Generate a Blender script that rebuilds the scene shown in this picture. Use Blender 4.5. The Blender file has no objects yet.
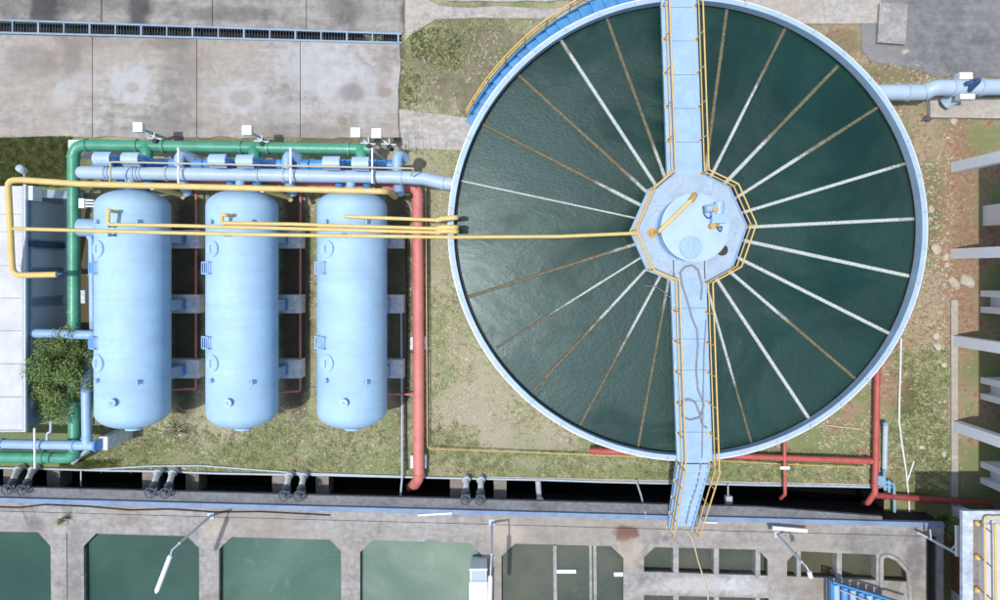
import bpy, bmesh, math, random
from mathutils import Vector, Matrix, noise as mnoise
random.seed(7)
S = bpy.context.scene
C = S.collection
R = math.radians
# ------------------------------------------------------------------ camera, sky, sun, exposure
H, F, CY = 27.0, 676.0, 270.0          # drone height (m), focal length (px of the 1000 px photo), row of the nadir
cd = bpy.data.cameras.new('camera'); cam = bpy.data.objects.new('camera', cd); C.objects.link(cam)
cam.location = (0, 0, H); cam.rotation_euler = (0, 0, 0)
cd.sensor_width = 36; cd.lens = 36*F/1000; cd.shift_y = -0.03; cd.clip_end = 2000
S.camera = cam
SUN_T = (0.215, 0.045)                 # how far a shadow moves (x, y) per metre of height
sd = Vector((-SUN_T[0], -SUN_T[1], 1)).normalized()
elev = math.asin(sd.z)
w = bpy.data.worlds.new('World'); S.world = w; w.use_nodes = True
nt = w.node_tree; nt.nodes.clear()
sky = nt.nodes.new('ShaderNodeTexSky'); sky.sky_type = 'NISHITA'; sky.sun_disc = False
sky.sun_elevation = elev; sky.sun_rotation = math.atan2(sd.x, sd.y)
sky.dust_density = 2.0; sky.ozone_density = 1.0; sky.air_density = 1.0
bg = nt.nodes.new('ShaderNodeBackground'); bg.inputs[1].default_value = 0.15
wo = nt.nodes.new('ShaderNodeOutputWorld')
nt.links.new(sky.outputs[0], bg.inputs[0]); nt.links.new(bg.outputs[0], wo.inputs[0])
sl = bpy.data.lights.new('sun', 'SUN'); sl.energy = 2.7; sl.angle = R(0.9); sl.color = (1, 0.98, 0.95)
so = bpy.data.objects.new('sun', sl); C.objects.link(so)
so.rotation_euler = sd.to_track_quat('Z', 'Y').to_euler(); so.location = (-10, -5, 40)
S.view_settings.view_transform = 'Standard'; S.view_settings.look = 'None'
S.view_settings.exposure = 0.22; S.view_settings.gamma = 1

# ------------------------------------------------------------------ helpers
def P(px, py, z=0.0):
    k = (H-z)/F
    return Vector(((px-500)*k, (CY-py)*k, z))
def tag(o, label=None, cat=None, group=None, kind=None):
    if label: o['label'] = label
    if cat: o['category'] = cat
    if group: o['group'] = group
    if kind: o['kind'] = kind
    return o
def thing(name, label, cat, loc=(0, 0, 0), group=None):
    o = bpy.data.objects.new(name, None); C.objects.link(o); o.location = loc
    o.empty_display_size = 0.2
    return tag(o, label, cat, group)
def copy_tree(o, parent=None):
    c = o.copy(); C.objects.link(c); c.parent = parent
    for ch in list(o.children): copy_tree(ch, c)
    return c
def fillet(pts, rad, n=7):
    pts = [Vector(p) for p in pts]; out = [pts[0]]
    for i in range(1, len(pts)-1):
        a, b, c = pts[i-1], pts[i], pts[i+1]
        u = (a-b); v = (c-b); lu, lv = u.length, v.length; u.normalize(); v.normalize()
        ang = u.angle(v, math.pi)
        if ang > math.pi-0.02: out.append(b); continue
        d = min(rad/math.tan(ang/2), lu*.48, lv*.48)
        p0, p1 = b+u*d, b+v*d
        for k in range(n+1):
            t = k/n; out.append(p0*(1-t)**2 + b*2*t*(1-t) + p1*t*t)
    out.append(pts[-1]); return out
class MB:
    def __init__(s): s.v = []; s.f = []; s.sm = []
    def add(s, vs, fs, smooth=False):
        o = len(s.v); s.v += [tuple(v) for v in vs]
        for f in fs: s.f.append(tuple(i+o for i in f)); s.sm.append(smooth)
    def box(s, c, d, rz=0.0, rot=None):
        hx, hy, hz = d[0]/2, d[1]/2, d[2]/2
        m = rot if rot is not None else Matrix.Rotation(rz, 3, 'Z')
        vs = [Vector(c)+m@Vector((x*hx, y*hy, z*hz)) for z in (-1, 1) for x, y in ((-1, -1), (1, -1), (1, 1), (-1, 1))]
        s.add(vs, [(3, 2, 1, 0), (4, 5, 6, 7), (0, 1, 5, 4), (1, 2, 6, 5), (2, 3, 7, 6), (3, 0, 4, 7)]); return s
    def bar(s, a, b, wd, th):           # rectangular bar between two points
        a, b = Vector(a), Vector(b); d = (b-a); q = d.to_track_quat('X', 'Z').to_matrix()
        return s.box((a+b)/2, (d.length, wd, th), rot=q)
    def prism(s, poly, z0, z1):
        n = len(poly); a = sum(poly[i][0]*poly[(i+1) % n][1]-poly[(i+1) % n][0]*poly[i][1] for i in range(n))
        if a < 0: poly = poly[::-1]
        vs = [(p[0], p[1], z0) for p in poly]+[(p[0], p[1], z1) for p in poly]
        s.add(vs, [tuple(range(n-1, -1, -1)), tuple(range(n, 2*n))]+[(i, (i+1) % n, n+(i+1) % n, n+i) for i in range(n)]); return s
    def tube(s, pts, r, seg=12, cap=True):
        pts = [Vector(p) for p in pts]; n = len(pts)
        rr = r if isinstance(r, (list, tuple)) else [r]*n
        t0 = (pts[1]-pts[0]).normalized()
        ref = Vector((0, 0, 1)) if abs(t0.z) < .9 else Vector((1, 0, 0))
        u = t0.cross(ref).normalized(); vs = []
        for i, p in enumerate(pts):
            t = (pts[min(i+1, n-1)]-pts[max(i-1, 0)]).normalized()
            u = (u-t*u.dot(t)).normalized(); v = t.cross(u)
            for k in range(seg):
                a = 2*math.pi*k/seg; vs.append(p+(u*math.cos(a)+v*math.sin(a))*rr[i])
        fs = [(i*seg+k, i*seg+(k+1) % seg, (i+1)*seg+(k+1) % seg, (i+1)*seg+k) for i in range(n-1) for k in range(seg)]
        s.add(vs, fs, True)
        if cap:
            s.add(vs[:seg], [tuple(range(seg-1, -1, -1))]); s.add(vs[-seg:], [tuple(range(seg))])
        return s
    def cyl(s, a, b, r, seg=16, r2=None): return s.tube([a, b], [r, r if r2 is None else r2], seg)
    def lathe(s, prof, org, axis, seg=32, smooth=True):   # prof: (t along axis, radius)
        axis = Vector(axis).normalized(); ref = Vector((0, 0, 1)) if abs(axis.z) < .9 else Vector((1, 0, 0))
        u = axis.cross(ref).normalized(); v = axis.cross(u); org = Vector(org); vs = []
        for t, r in prof:
            for k in range(seg):
                a = 2*math.pi*k/seg; vs.append(org+axis*t+(u*math.cos(a)+v*math.sin(a))*max(r, 1e-4))
        fs = [(i*seg+(k+1) % seg, i*seg+k, (i+1)*seg+k, (i+1)*seg+(k+1) % seg) for i in range(len(prof)-1) for k in range(seg)]
        s.add(vs, fs, smooth); return s
    def mesh(s, name, mat):
        me = bpy.data.meshes.new(name); me.from_pydata(s.v, [], s.f)
        me.polygons.foreach_set('use_smooth', s.sm); me.materials.append(mat); me.update()
        bm = bmesh.new(); bm.from_mesh(me); bmesh.ops.recalc_face_normals(bm, faces=bm.faces); bm.to_mesh(me); bm.free()
        return me
    def build(s, name, mat, parent=None):
        o = bpy.data.objects.new(name, s.mesh(name, mat)); C.objects.link(o)
        if parent is not None:
            o.parent = parent
        return o
def child(name, mb, mat, parent):       # mb in world coordinates, parent an Empty somewhere in the world
    L = parent.location; mb.v = [(x-L[0], y-L[1], z-L[2]) for x, y, z in mb.v]
    return mb.build(name, mat, parent)
def sub(name, mb, mat, part):           # sub-part of a part that sits at its thing's origin
    L = part.parent.location; mb.v = [(x-L[0], y-L[1], z-L[2]) for x, y, z in mb.v]
    return mb.build(name, mat, part)

# ------------------------------------------------------------------ materials
def lin(c): return tuple(((x/255)/12.92 if x/255 <= .04045 else ((x/255+.055)/1.055)**2.4) for x in c)
class NT:
    def __init__(s, name):
        s.m = bpy.data.materials.new(name); s.m.use_nodes = True; s.t = s.m.node_tree
        s.b = s.t.nodes['Principled BSDF']; s.g = s.t.nodes.new('ShaderNodeNewGeometry'); s.tc = None
    def n(s, ty): return s.t.nodes.new(ty)
    def put(s, sock, v):
        if hasattr(v, 'default_value') or hasattr(v, 'is_linked'): s.t.links.new(v, sock)
        elif isinstance(v, (tuple, list, Vector)): sock.default_value = tuple(v)[:3]+((1,) if len(sock.default_value) == 4 else ())
        else: sock.default_value = v
    def pos(s, scale=None):
        v = s.g.outputs['Position']
        if scale is None: return v
        m = s.n('ShaderNodeMapping'); s.put(m.inputs['Vector'], v); m.inputs['Scale'].default_value = scale; return m.outputs[0]
    def obj(s, scale=None):
        if s.tc is None: s.tc = s.n('ShaderNodeTexCoord')
        v = s.tc.outputs['Object']
        if scale is None: return v
        m = s.n('ShaderNodeMapping'); s.put(m.inputs['Vector'], v); m.inputs['Scale'].default_value = scale; return m.outputs[0]
    def noise(s, scale, detail=5, rough=.55, vec=None, dist=0.0):
        x = s.n('ShaderNodeTexNoise'); x.inputs['Scale'].default_value = scale; x.inputs['Detail'].default_value = detail
        x.inputs['Roughness'].default_value = rough; x.inputs['Distortion'].default_value = dist
        s.put(x.inputs['Vector'], s.pos() if vec is None else vec); return x.outputs['Fac']
    def sm(s, x, a, b, lo=0.0, hi=1.0):
        m = s.n('ShaderNodeMapRange'); m.interpolation_type = 'SMOOTHSTEP'; s.put(m.inputs[0], x)
        for i, v in enumerate((a, b, lo, hi)): s.put(m.inputs[1+i], v)
        return m.outputs[0]
    def math(s, op, a, b=0.0):
        m = s.n('ShaderNodeMath'); m.operation = op; s.put(m.inputs[0], a); s.put(m.inputs[1], b); return m.outputs[0]
    def mix(s, f, a, b, mode='MIX'):
        m = s.n('ShaderNodeMix'); m.data_type = 'RGBA'; m.blend_type = mode
        s.put(m.inputs[0], f); s.put(m.inputs[6], a); s.put(m.inputs[7], b); return m.outputs[2]
    def xyz(s):
        m = s.n('ShaderNodeSeparateXYZ'); s.put(m.inputs[0], s.pos()); return m.outputs
    def blob(s, px, py, rx, ry, z=0.0, soft=.5, wob=.5, vec=None, ns=1.2):   # a stain or painted shade patch at a place on the surface
        c = P(px, py, z); k = (H-z)/F; x, y, _ = s.xyz()
        dx = s.math('DIVIDE', s.math('SUBTRACT', x, c.x), rx*k); dy = s.math('DIVIDE', s.math('SUBTRACT', y, c.y), ry*k)
        d = s.math('SQRT', s.math('ADD', s.math('MULTIPLY', dx, dx), s.math('MULTIPLY', dy, dy)))
        nn = s.noise(ns, 4, .6)
        d = s.math('ADD', d, s.math('MULTIPLY', s.math('SUBTRACT', nn, .5), wob*2))
        return s.sm(d, 1.0+soft/2, 1.0-soft/2)
    def bump(s, h, strength=.3, dist=.02):
        b = s.n('ShaderNodeBump'); b.inputs['Strength'].default_value = strength; b.inputs['Distance'].default_value = dist
        s.put(b.inputs['Height'], h); s.put(s.b.inputs['Normal'], b.outputs[0])
    def out(s, col, rough=.6, metal=0.0, spec=.5):
        s.put(s.b.inputs['Base Color'], col); s.put(s.b.inputs['Roughness'], rough); s.put(s.b.inputs['Metallic'], metal)
        s.put(s.b.inputs['Specular IOR Level'], spec); return s.m
def paint(name, c, rough=.42, dirt=.35, dcol=(95, 90, 80), scale=2.2, fade=.12, streak=None):
    t = NT(name); a = lin(c)
    n1 = t.noise(scale, 6, .62); n2 = t.noise(scale*7, 5, .6)
    lt = tuple(min(1, x*(1+fade)+fade*.06) for x in a); dk = tuple(x*(1-fade) for x in a)
    col = t.mix(t.sm(n1, .3, .7), dk, lt)
    if streak: col = t.mix(t.math('MULTIPLY', t.sm(t.noise(1.0, 5, .6, t.pos(streak)), .45, .75), .12), col, lin(dcol))
    d = t.math('MULTIPLY', t.sm(t.math('ADD', t.math('MULTIPLY', n1, .5), t.math('MULTIPLY', n2, .5)), .53, .72), dirt)
    col = t.mix(d, col, lin(dcol))
    t.bump(n2, .12, .01)
    return t.out(col, t.sm(n2, .2, .8, rough-.08, rough+.15))
def concrete(name, c, dark=(95, 92, 88), amt=.6, warm=None, scale=.6, extra=None, z=0.0, rough=.9):
    t = NT(name); a = lin(c)
    n1 = t.noise(scale, 9, .7, dist=.5); n2 = t.math('ADD', t.math('MULTIPLY', t.noise(scale*6, 7, .68), .6), t.math('MULTIPLY', t.noise(1.2, 7, .7, t.pos((.5, 3.2, 1))), .4)); n3 = t.noise(45, 3, .6); n4 = t.noise(scale*.35, 4, .5)
    col = t.mix(t.sm(n2, .3, .72), tuple(x*.66 for x in a), tuple(min(1, x*1.26) for x in a))
    col = t.mix(t.math('MULTIPLY', t.sm(n1, .48, .68), amt), col, lin(dark))
    if warm: col = t.mix(t.math('MULTIPLY', t.sm(n4, .42, .62), .55), col, lin(warm))
    if extra: col = extra(t, col)
    sp = t.sm(n3, .62, .72); col = t.mix(t.math('MULTIPLY', sp, .35), col, lin((70, 66, 62)))
    t.bump(t.math('ADD', t.math('MULTIPLY', n3, .5), n2), .35, .02)
    return t.out(col, rough, spec=.25)
M = {}
BLUE = (146, 192, 236)
M['tank'] = paint('tank_blue_paint', (162, 196, 222), .62, .16, (110, 128, 142), .9, .07, streak=(.25, 5.0, .25))
M['blue'] = paint('light_blue_paint', (148, 180, 212), .42, .35, (98, 108, 115), 2.5, .08)
M['header'] = paint('pale_blue_paint', (170, 190, 208), .42, .30, (120, 118, 112), 2.0, .06)
M['midblue'] = paint('mid_blue_paint', (80, 146, 208), .4, .25, (60, 85, 100), 2.5, .12)
M['darkblue'] = paint('dark_blue_paint', (46, 78, 114), .4, .25, (40, 60, 80), 2.5, .12)
M['stairblue'] = paint('stair_blue_paint', (62, 134, 188), .4, .3, (70, 95, 110), 3, .15)
M['deck'] = paint('deck_blue_paint', (150, 180, 206), .6, .85, (134, 140, 144), 1.7, .10)
M['rim'] = paint('rim_blue_paint', (158, 182, 202), .5, .35, (130, 128, 124), 2.0, .08)
M['white'] = paint('white_paint', (222, 224, 226), .45, .35, (150, 146, 138), 2.5, .04)
M['green'] = paint('green_paint', (74, 150, 122), .36, .22, (60, 100, 84), 1.8, .14)
M['palegreen'] = M['green']
M['yellow'] = paint('yellow_paint', (214, 187, 116), .42, .30, (150, 120, 66), 2.2, .08)
M['rail'] = paint('rail_yellow_paint', (214, 178, 104), .45, .5, (150, 122, 80), 3.5, .1)
M['red'] = paint('red_pipe_paint', (204, 122, 115), .55, .30, (150, 84, 76), 2.0, .12)
M['red2'] = paint('brick_red_paint', (178, 86, 78), .55, .4, (130, 80, 70), 2.4, .14)
M['oldred'] = paint('oxide_red_paint', (146, 62, 62), .5, .4, (110, 60, 54), 2.5, .15)
M['grey'] = paint('grey_metal_paint', (172, 178, 184), .5, .5, (96, 92, 88), 4, .1)
M['cast'] = paint('cast_iron_paint', (70, 82, 92), .55, .5, (60, 54, 48), 6, .2)
M['galv'] = paint('galvanised_steel', (176, 190, 200), .4, .4, (120, 122, 122), 5, .08)
M['grate'] = paint('grating_blue_grey_paint', (128, 152, 172), .5, .5, (86, 88, 88), 4, .12)
M['dark'] = paint('dark_rubber', (40, 42, 46), .7, .3, (70, 66, 60), 5, .2)
M['brass'] = paint('brass_fitting', (190, 150, 84), .4, .4, (110, 90, 60), 6, .1)
M['hose'] = paint('hose_rubber', (128, 128, 140), .7, .3, (100, 96, 92), 5, .1)
M['cyan'] = paint('cyan_plastic_pipe', (120, 164, 184), .45, .35, (96, 110, 112), 4, .1)
M['rope'] = paint('rope_fibre', (196, 180, 150), .8, .3, (130, 120, 100), 6, .1)
M['brick'] = concrete('brown_wall_render', (166, 112, 94), (126, 88, 76), .5, None, .9)
M['plinth'] = concrete('plinth_concrete', (222, 227, 228), (176, 174, 172), .45, None, 1.2)
M['column'] = paint('column_white_paint', (232, 236, 242), .7, .35, (176, 176, 178), 1.4, .03)
M['platform'] = paint('platform_worn_paint', (158, 178, 195), .65, .9, (132, 134, 136), 1.6, .10)
M['lid'] = paint('lid_pale_paint', (168, 191, 211), .55, .5, (150, 156, 160), 1.8, .06)
M['roomwall'] = paint('room_wall_blue_grey', (118, 140, 166), .5, .3, (80, 90, 100), 1.6, .1)
M['hood'] = paint('hood_pale_blue_paint', (170, 194, 222), .45, .3, (120, 126, 130), 2.5, .08)
M['roofslab'] = concrete('roof_concrete', (186, 196, 208), (130, 132, 134), .5, None, .8)
M['pier'] = concrete('pier_concrete', (140, 134, 128), (84, 78, 72), .6, (130, 118, 102), 1.4)
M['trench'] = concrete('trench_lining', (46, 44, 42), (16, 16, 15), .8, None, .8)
M['path'] = concrete('path_concrete', (176, 172, 166), (122, 116, 110), .55, (170, 158, 142), .9)
M['slabgrey'] = concrete('cover_slab_concrete', (160, 158, 154), (116, 112, 106), .5, None, 1.0)

def pave_extra(t, col):
    for (px, py, rx, ry, a) in ((62, 95, 11, 11, .55), (132, 84, 21, 20, .7), (242, 97, 27, 16, .65), (318, 66, 40, 32, .6), (358, 92, 48, 24, .4), (275, 108, 34, 14, .4), (80, 82, 26, 9, .3)):
        col = t.mix(t.math('MULTIPLY', t.blob(px, py, rx, ry, .06, .7, .95, ns=2.2), a*.8), col, lin((182, 184, 186)))
    for (px, py, rx, ry, a) in ((242, 98, 13, 8, .45), (132, 88, 7, 5, .4), (384, 92, 8, 6, .7), (342, 121, 5, 5, .6), (118, 106, 7, 3, .5), (385, 66, 8, 20, .4)):
        col = t.mix(t.math('MULTIPLY', t.blob(px, py, rx, ry, .06, .7, .5, ns=2), a), col, lin((136, 122, 108)))
    for (px, py, rx, ry, a) in ((72, 62, 10, 14, .45), (180, 80, 20, 40, .35), (352, 92, 12, 9, .55), (30, 60, 24, 16, .35), (170, 42, 26, 8, .45), (90, 42, 40, 6, .3), (165, 125, 34, 14, .4), (300, 132, 50, 10, .3)):
        col = t.mix(t.math('MULTIPLY', t.blob(px, py, rx, ry, .06, .9, .6, ns=1.4), a), col, lin((104, 100, 98)))
    return col
M['pave'] = concrete('pavement_concrete', (164, 160, 155), (108, 103, 97), .8, (160, 149, 136), .5, pave_extra)
def road_extra(t, col):
    for (px, py, rx, ry, a) in ((45, 8, 18, 20, .85), (138, 8, 12, 22, .8), (10, 8, 14, 14, .4), (90, 4, 40, 9, .35), (230, 14, 50, 8, .4), (345, 10, 18, 14, .45), (405, 12, 5, 14, .6)):
        col = t.mix(t.math('MULTIPLY', t.blob(px, py, rx, ry, .05, .9, .6, ns=1.4), a), col, lin((58, 57, 58)))
    return col
M['road'] = concrete('upper_road_concrete', (150, 146, 140), (100, 97, 93), .65, None, .5, road_extra)
M['yard'] = concrete('yard_concrete', (122, 122, 124), (92, 92, 94), .75, (142, 141, 140), .45)
def deck_extra(t, col):
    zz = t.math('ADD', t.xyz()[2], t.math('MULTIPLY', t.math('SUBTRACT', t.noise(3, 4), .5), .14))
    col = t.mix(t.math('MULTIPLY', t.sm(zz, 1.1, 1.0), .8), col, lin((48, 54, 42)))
    for (px, py, rx, ry, a) in ((627, 533, 12, 8, .8), (627, 545, 6, 9, .4)):
        col = t.mix(t.math('MULTIPLY', t.blob(px, py, rx, ry, 1.2, .7, .8, ns=4), a), col, lin((104, 66, 52)))
    for (px, py, rx, ry, a) in ((630, 552, 12, 14, .35), (505, 534, 20, 14, .4), (215, 530, 14, 12, .3)):
        col = t.mix(t.math('MULTIPLY', t.blob(px, py, rx, ry, 1.2, .8, .6, ns=2), a), col, lin((196, 182, 160)))
    for (px, py, rx, ry, a) in ((700, 585, 40, 8, .35), (745, 586, 22, 10, .4)):
        col = t.mix(t.math('MULTIPLY', t.blob(px, py, rx, ry, 1.2, .8, .9, ns=5), a), col, lin((205, 207, 208)))
    for (px, py, rx, ry, a) in ((35, 525, 8, 8, .5), (870, 545, 30, 14, .35), (915, 560, 9, 30, .5), (75, 570, 8, 40, .3)):
        col = t.mix(t.math('MULTIPLY', t.blob(px, py, rx, ry, 1.2, .9, .6, ns=2), a), col, lin((96, 92, 88)))
    return col
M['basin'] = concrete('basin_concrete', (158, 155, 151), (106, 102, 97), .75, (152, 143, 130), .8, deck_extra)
M['coping'] = paint('coping_blue_paint', (116, 138, 168), .65, 1.0, (128, 130, 132), 1.6, .15)
M['wallface'] = concrete('basin_wall_concrete', (120, 122, 125), (84, 84, 84), .65, None, .9)

def ground_mat():
    t = NT('ground_soil_grass'); x, y, z = t.xyz()
    n0 = t.noise(.28, 4, .55); n1 = t.noise(1.1, 7, .62, dist=.5); n2 = t.noise(5.5, 6, .65); n3 = t.noise(26, 5, .7); n4 = t.noise(70, 3, .7)
    soil = t.mix(t.sm(n2, .3, .7), lin((134, 120, 100)), lin((178, 166, 144)))
    red = t.mix(t.sm(n2, .3, .7), lin((146, 106, 86)), lin((184, 150, 126)))
    east = t.sm(t.math('ADD', x, t.math('MULTIPLY', t.math('SUBTRACT', n1, .5), 4.0)), 8.5, 13.5)
    col = t.mix(east, soil, red)
    dry = t.mix(t.sm(n3, .3, .7), lin((158, 152, 120)), lin((206, 201, 170)))
    grs = t.mix(t.sm(n3, .28, .72), lin((98, 115, 66)), lin((156, 170, 116)))
    cover = t.sm(t.math('ADD', t.math('MULTIPLY', n1, .65), t.math('MULTIPLY', n2, .35)), .36, .52)
    cover = t.math('MULTIPLY', cover, t.sm(east, 0, 1, 1, .52))
    col = t.mix(cover, col, dry)
    gm = t.math('ADD', t.math('MULTIPLY', n1, .55), t.math('MULTIPLY', n2, .45))
    south = t.sm(y, -6.0, -7.4, 0, .07)
    west = t.sm(x, -15.0, -17.5, 0, .22)
    gm = t.math('ADD', t.math('ADD', gm, south), west)
    gm = t.math('ADD', gm, t.math('MULTIPLY', t.math('SUBTRACT', n0, .5), .5))
    g2 = t.math('MULTIPLY', t.sm(gm, .46, .58), .85)
    col = t.mix(g2, col, grs)
    for (px, py, rx, ry, a) in ((424, 70, 24, 34, .35), (900, 165, 14, 40, .5), (920, 440, 26, 60, .75), (890, 74, 40, 9, .5), (840, 45, 22, 14, .5), (930, 205, 14, 46, .5), (470, 20, 40, 18, .5), (910, 395, 16, 24, .6), (25, 150, 40, 20, .9)):
        col = t.mix(t.math('MULTIPLY', t.blob(px, py, rx, ry, 0, .8, .8, ns=1.6), t.sm(n3, .25, .6, a*.5, a)), col, lin((92, 100, 58)))
    for (px, py, rx, ry, a) in ((470, 420, 40, 30, .7), (520, 440, 40, 14, .6), (440, 250, 14, 40, .4), (560, 462, 70, 7, .5), (350, 440, 40, 12, .5), (215, 300, 5, 100, .5), (320, 300, 5, 60, .4)):
        col = t.mix(t.math('MULTIPLY', t.blob(px, py, rx, ry, 0, .8, .9, ns=1.8), a), col, t.mix(t.sm(n3, .3, .7), lin((164, 152, 130)), lin((206, 198, 178))))
    for (px, py, rx, ry, a) in ((868, 150, 14, 60, .6), (890, 350, 16, 50, .7), (960, 230, 22, 120, .7), (870, 110, 30, 10, .6)):
        col = t.mix(t.math('MULTIPLY', t.blob(px, py, rx, ry, 0, .8, .8, ns=1.6), a), col, red)
    for (px, py, rx, ry, a) in ((186, 300, 16, 130, .85), (296, 300, 16, 130, .85), (400, 300, 14, 130, .7), (80, 300, 14, 130, .8)):  # tank shade painted into the soil as dark brown strips
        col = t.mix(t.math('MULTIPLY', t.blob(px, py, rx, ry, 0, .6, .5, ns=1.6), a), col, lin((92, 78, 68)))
    for (px, py, rx, ry, a) in ((480, 70, 55, 55, .6), (400, 80, 5, 45, .8), (395, 138, 30, 5, .8), (330, 142, 40, 5, .7), (190, 142, 60, 4, .6)):
        col = t.mix(t.math('MULTIPLY', t.blob(px, py, rx, ry, 0, .8, .9, ns=2.0), a), col, t.mix(t.sm(n3, .3, .7), lin((76, 70, 56)), lin((132, 122, 102))))
    sp = t.sm(n4, .66, .74); col = t.mix(t.math('MULTIPLY', sp, .6), col, lin((190, 186, 172)))
    dk = t.sm(n4, .36, .28); col = t.mix(t.math('MULTIPLY', dk, .45), col, lin((60, 56, 40)))
    t.bump(t.math('ADD', n3, n4), .8, .05)
    return t.out(col, .95, spec=.15)
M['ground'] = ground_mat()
def water(name, c, c2, r0, r1, ripple, spec=.5, scum=None):
    t = NT(name); n1 = t.noise(.32, 4, .5, dist=.6); n2 = t.noise(1.3, 3, .5, t.pos((1, 1.5, 1)), .3); n3 = t.noise(8, 3, .55, t.pos((1, 1.7, 1)), .5)
    n4 = t.noise(.22, 5, .6, t.pos((1, 1.3, 1)), 1.0)
    col = t.mix(t.sm(n1, .32, .68), lin(c), lin(c2))
    if scum: col = t.mix(t.math('MULTIPLY', t.sm(t.noise(.9, 7, .7, dist=1.0), .55, .75), .55), col, lin(scum))
    h = t.math('ADD', t.math('MULTIPLY', n2, .4), t.math('MULTIPLY', t.math('MULTIPLY', n3, .55), t.sm(n4, .42, .62)))
    t.bump(h, ripple, .06)
    m = t.out(col, t.sm(n4, .36, .64, r0, r1), spec=spec); t.b.inputs['IOR'].default_value = 1.333
    t.b.inputs['Specular Tint'].default_value = (.78, .94, 1, 1)
    t.b.inputs['Coat Weight'].default_value = .6; t.b.inputs['Coat Roughness'].default_value = .06; t.b.inputs['Coat IOR'].default_value = 1.28
    if True:
        cb = t.n('ShaderNodeBump'); cb.inputs['Strength'].default_value = ripple*.5; cb.inputs['Distance'].default_value = .04
        t.put(cb.inputs['Height'], n2); t.put(t.b.inputs['Coat Normal'], cb.outputs[0])
    return m
M['water'] = water('clarifier_water', (5, 42, 32), (12, 52, 42), .24, .46, .3, 1.0)
M['bwater'] = water('dark_jade_basin_water', (38, 70, 59), (48, 82, 69), .3, .42, .16)
M['bwater2'] = water('jade_basin_water', (56, 88, 75), (78, 106, 92), .3, .42, .2, .6, (96, 134, 118))  # third basin: some sun glare mixed into the jade water colour
M['bwater3'] = water('glare_basin_water', (88, 112, 98), (124, 140, 122), .3, .45, .2, .6, (138, 154, 134))  # fourth basin: sun glare painted as a paler water colour
M['dwater'] = water('shallow_basin_water', (58, 72, 66), (90, 92, 78), .24, .4, .16, .5, (124, 114, 88))
M['dwater2'] = water('silted_basin_water', (60, 70, 62), (90, 86, 66), .24, .4, .16, .5, (122, 108, 80))
M['sludge'] = water('trench_water', (8, 9, 10), (14, 15, 16), .15, .2, .1)
def launder_mat():
    t = NT('launder_algae'); a = t.n('ShaderNodeAttribute'); a.attribute_type = 'OBJECT'; a.attribute_name = 'clean'
    b = t.n('ShaderNodeAttribute'); b.attribute_type = 'OBJECT'; b.attribute_name = 'tone'
    o = t.n('ShaderNodeSeparateXYZ'); t.put(o.inputs[0], t.obj())
    n1 = t.noise(2.2, 6, .7); n2 = t.noise(16, 5, .7)
    f = t.math('ADD', o.outputs[0], t.math('MULTIPLY', t.math('SUBTRACT', n1, .5), 3.2))
    f = t.math('ADD', f, t.math('MULTIPLY', t.math('SUBTRACT', n2, .5), 2.0))
    f = t.sm(t.math('SUBTRACT', f, a.outputs['Fac']), -.7, .8)
    alg = t.mix(t.sm(n2, .3, .7), lin((78, 74, 52)), lin((124, 116, 92)))
    alg = t.mix(t.math('MULTIPLY', t.sm(t.noise(5, 4), .5, .65), .5), alg, lin((70, 70, 48)))
    wh = t.mix(t.sm(n2, .4, .68), lin((192, 200, 197)), lin((150, 152, 138)))
    t.bump(n2, .3, .01)
    return t.out(t.mix(f, wh, alg), .7)
M['launder'] = launder_mat()
def roofpanel_mat():
    t = NT('roof_panel_white'); n1 = t.noise(1.2, 6, .6); n2 = t.noise(9, 5, .65)
    col = t.mix(t.math('MULTIPLY', t.sm(n1, .4, .7), .5), lin((196, 198, 200)), lin((164, 165, 166)))
    col = t.mix(t.math('MULTIPLY', t.sm(n2, .55, .75), .3), col, lin((150, 148, 142)))
    return t.out(col, .6)
M['roofpanel'] = roofpanel_mat()
def glass_mat():
    t = NT('blue_grey_window_glass'); n = t.noise(.8, 3)
    return t.out(t.mix(n, lin((150, 172, 194)), lin((180, 195, 208))), .3, spec=.5)
M['glass'] = glass_mat()
def leaf_mat(name, a, b):
    t = NT(name); n = t.noise(3.5, 3); col = t.mix(t.sm(n, .3, .7), lin(a), lin(b))
    t.put(t.b.inputs['Subsurface Weight'], 0.0)
    return t.out(col, .6, spec=.3)
M['leaf'] = leaf_mat('tree_leaf', (84, 110, 56), (140, 156, 92))
M['tuft'] = leaf_mat('grass_blade', (124, 132, 86), (176, 178, 134))
M['straw'] = leaf_mat('dry_grass_blade', (184, 174, 146), (214, 206, 184))
M['tuftd'] = leaf_mat('dark_grass_blade', (74, 84, 44), (112, 118, 70))
def bark():
    t = NT('bark'); n = t.noise(8, 5); return t.out(t.mix(n, lin((70, 58, 46)), lin((120, 104, 88))), .9)
M['bark'] = bark()
M['rock'] = concrete('pale_rock', (196, 190, 178), (140, 130, 116), .5, (180, 160, 132), 2.0)

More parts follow.
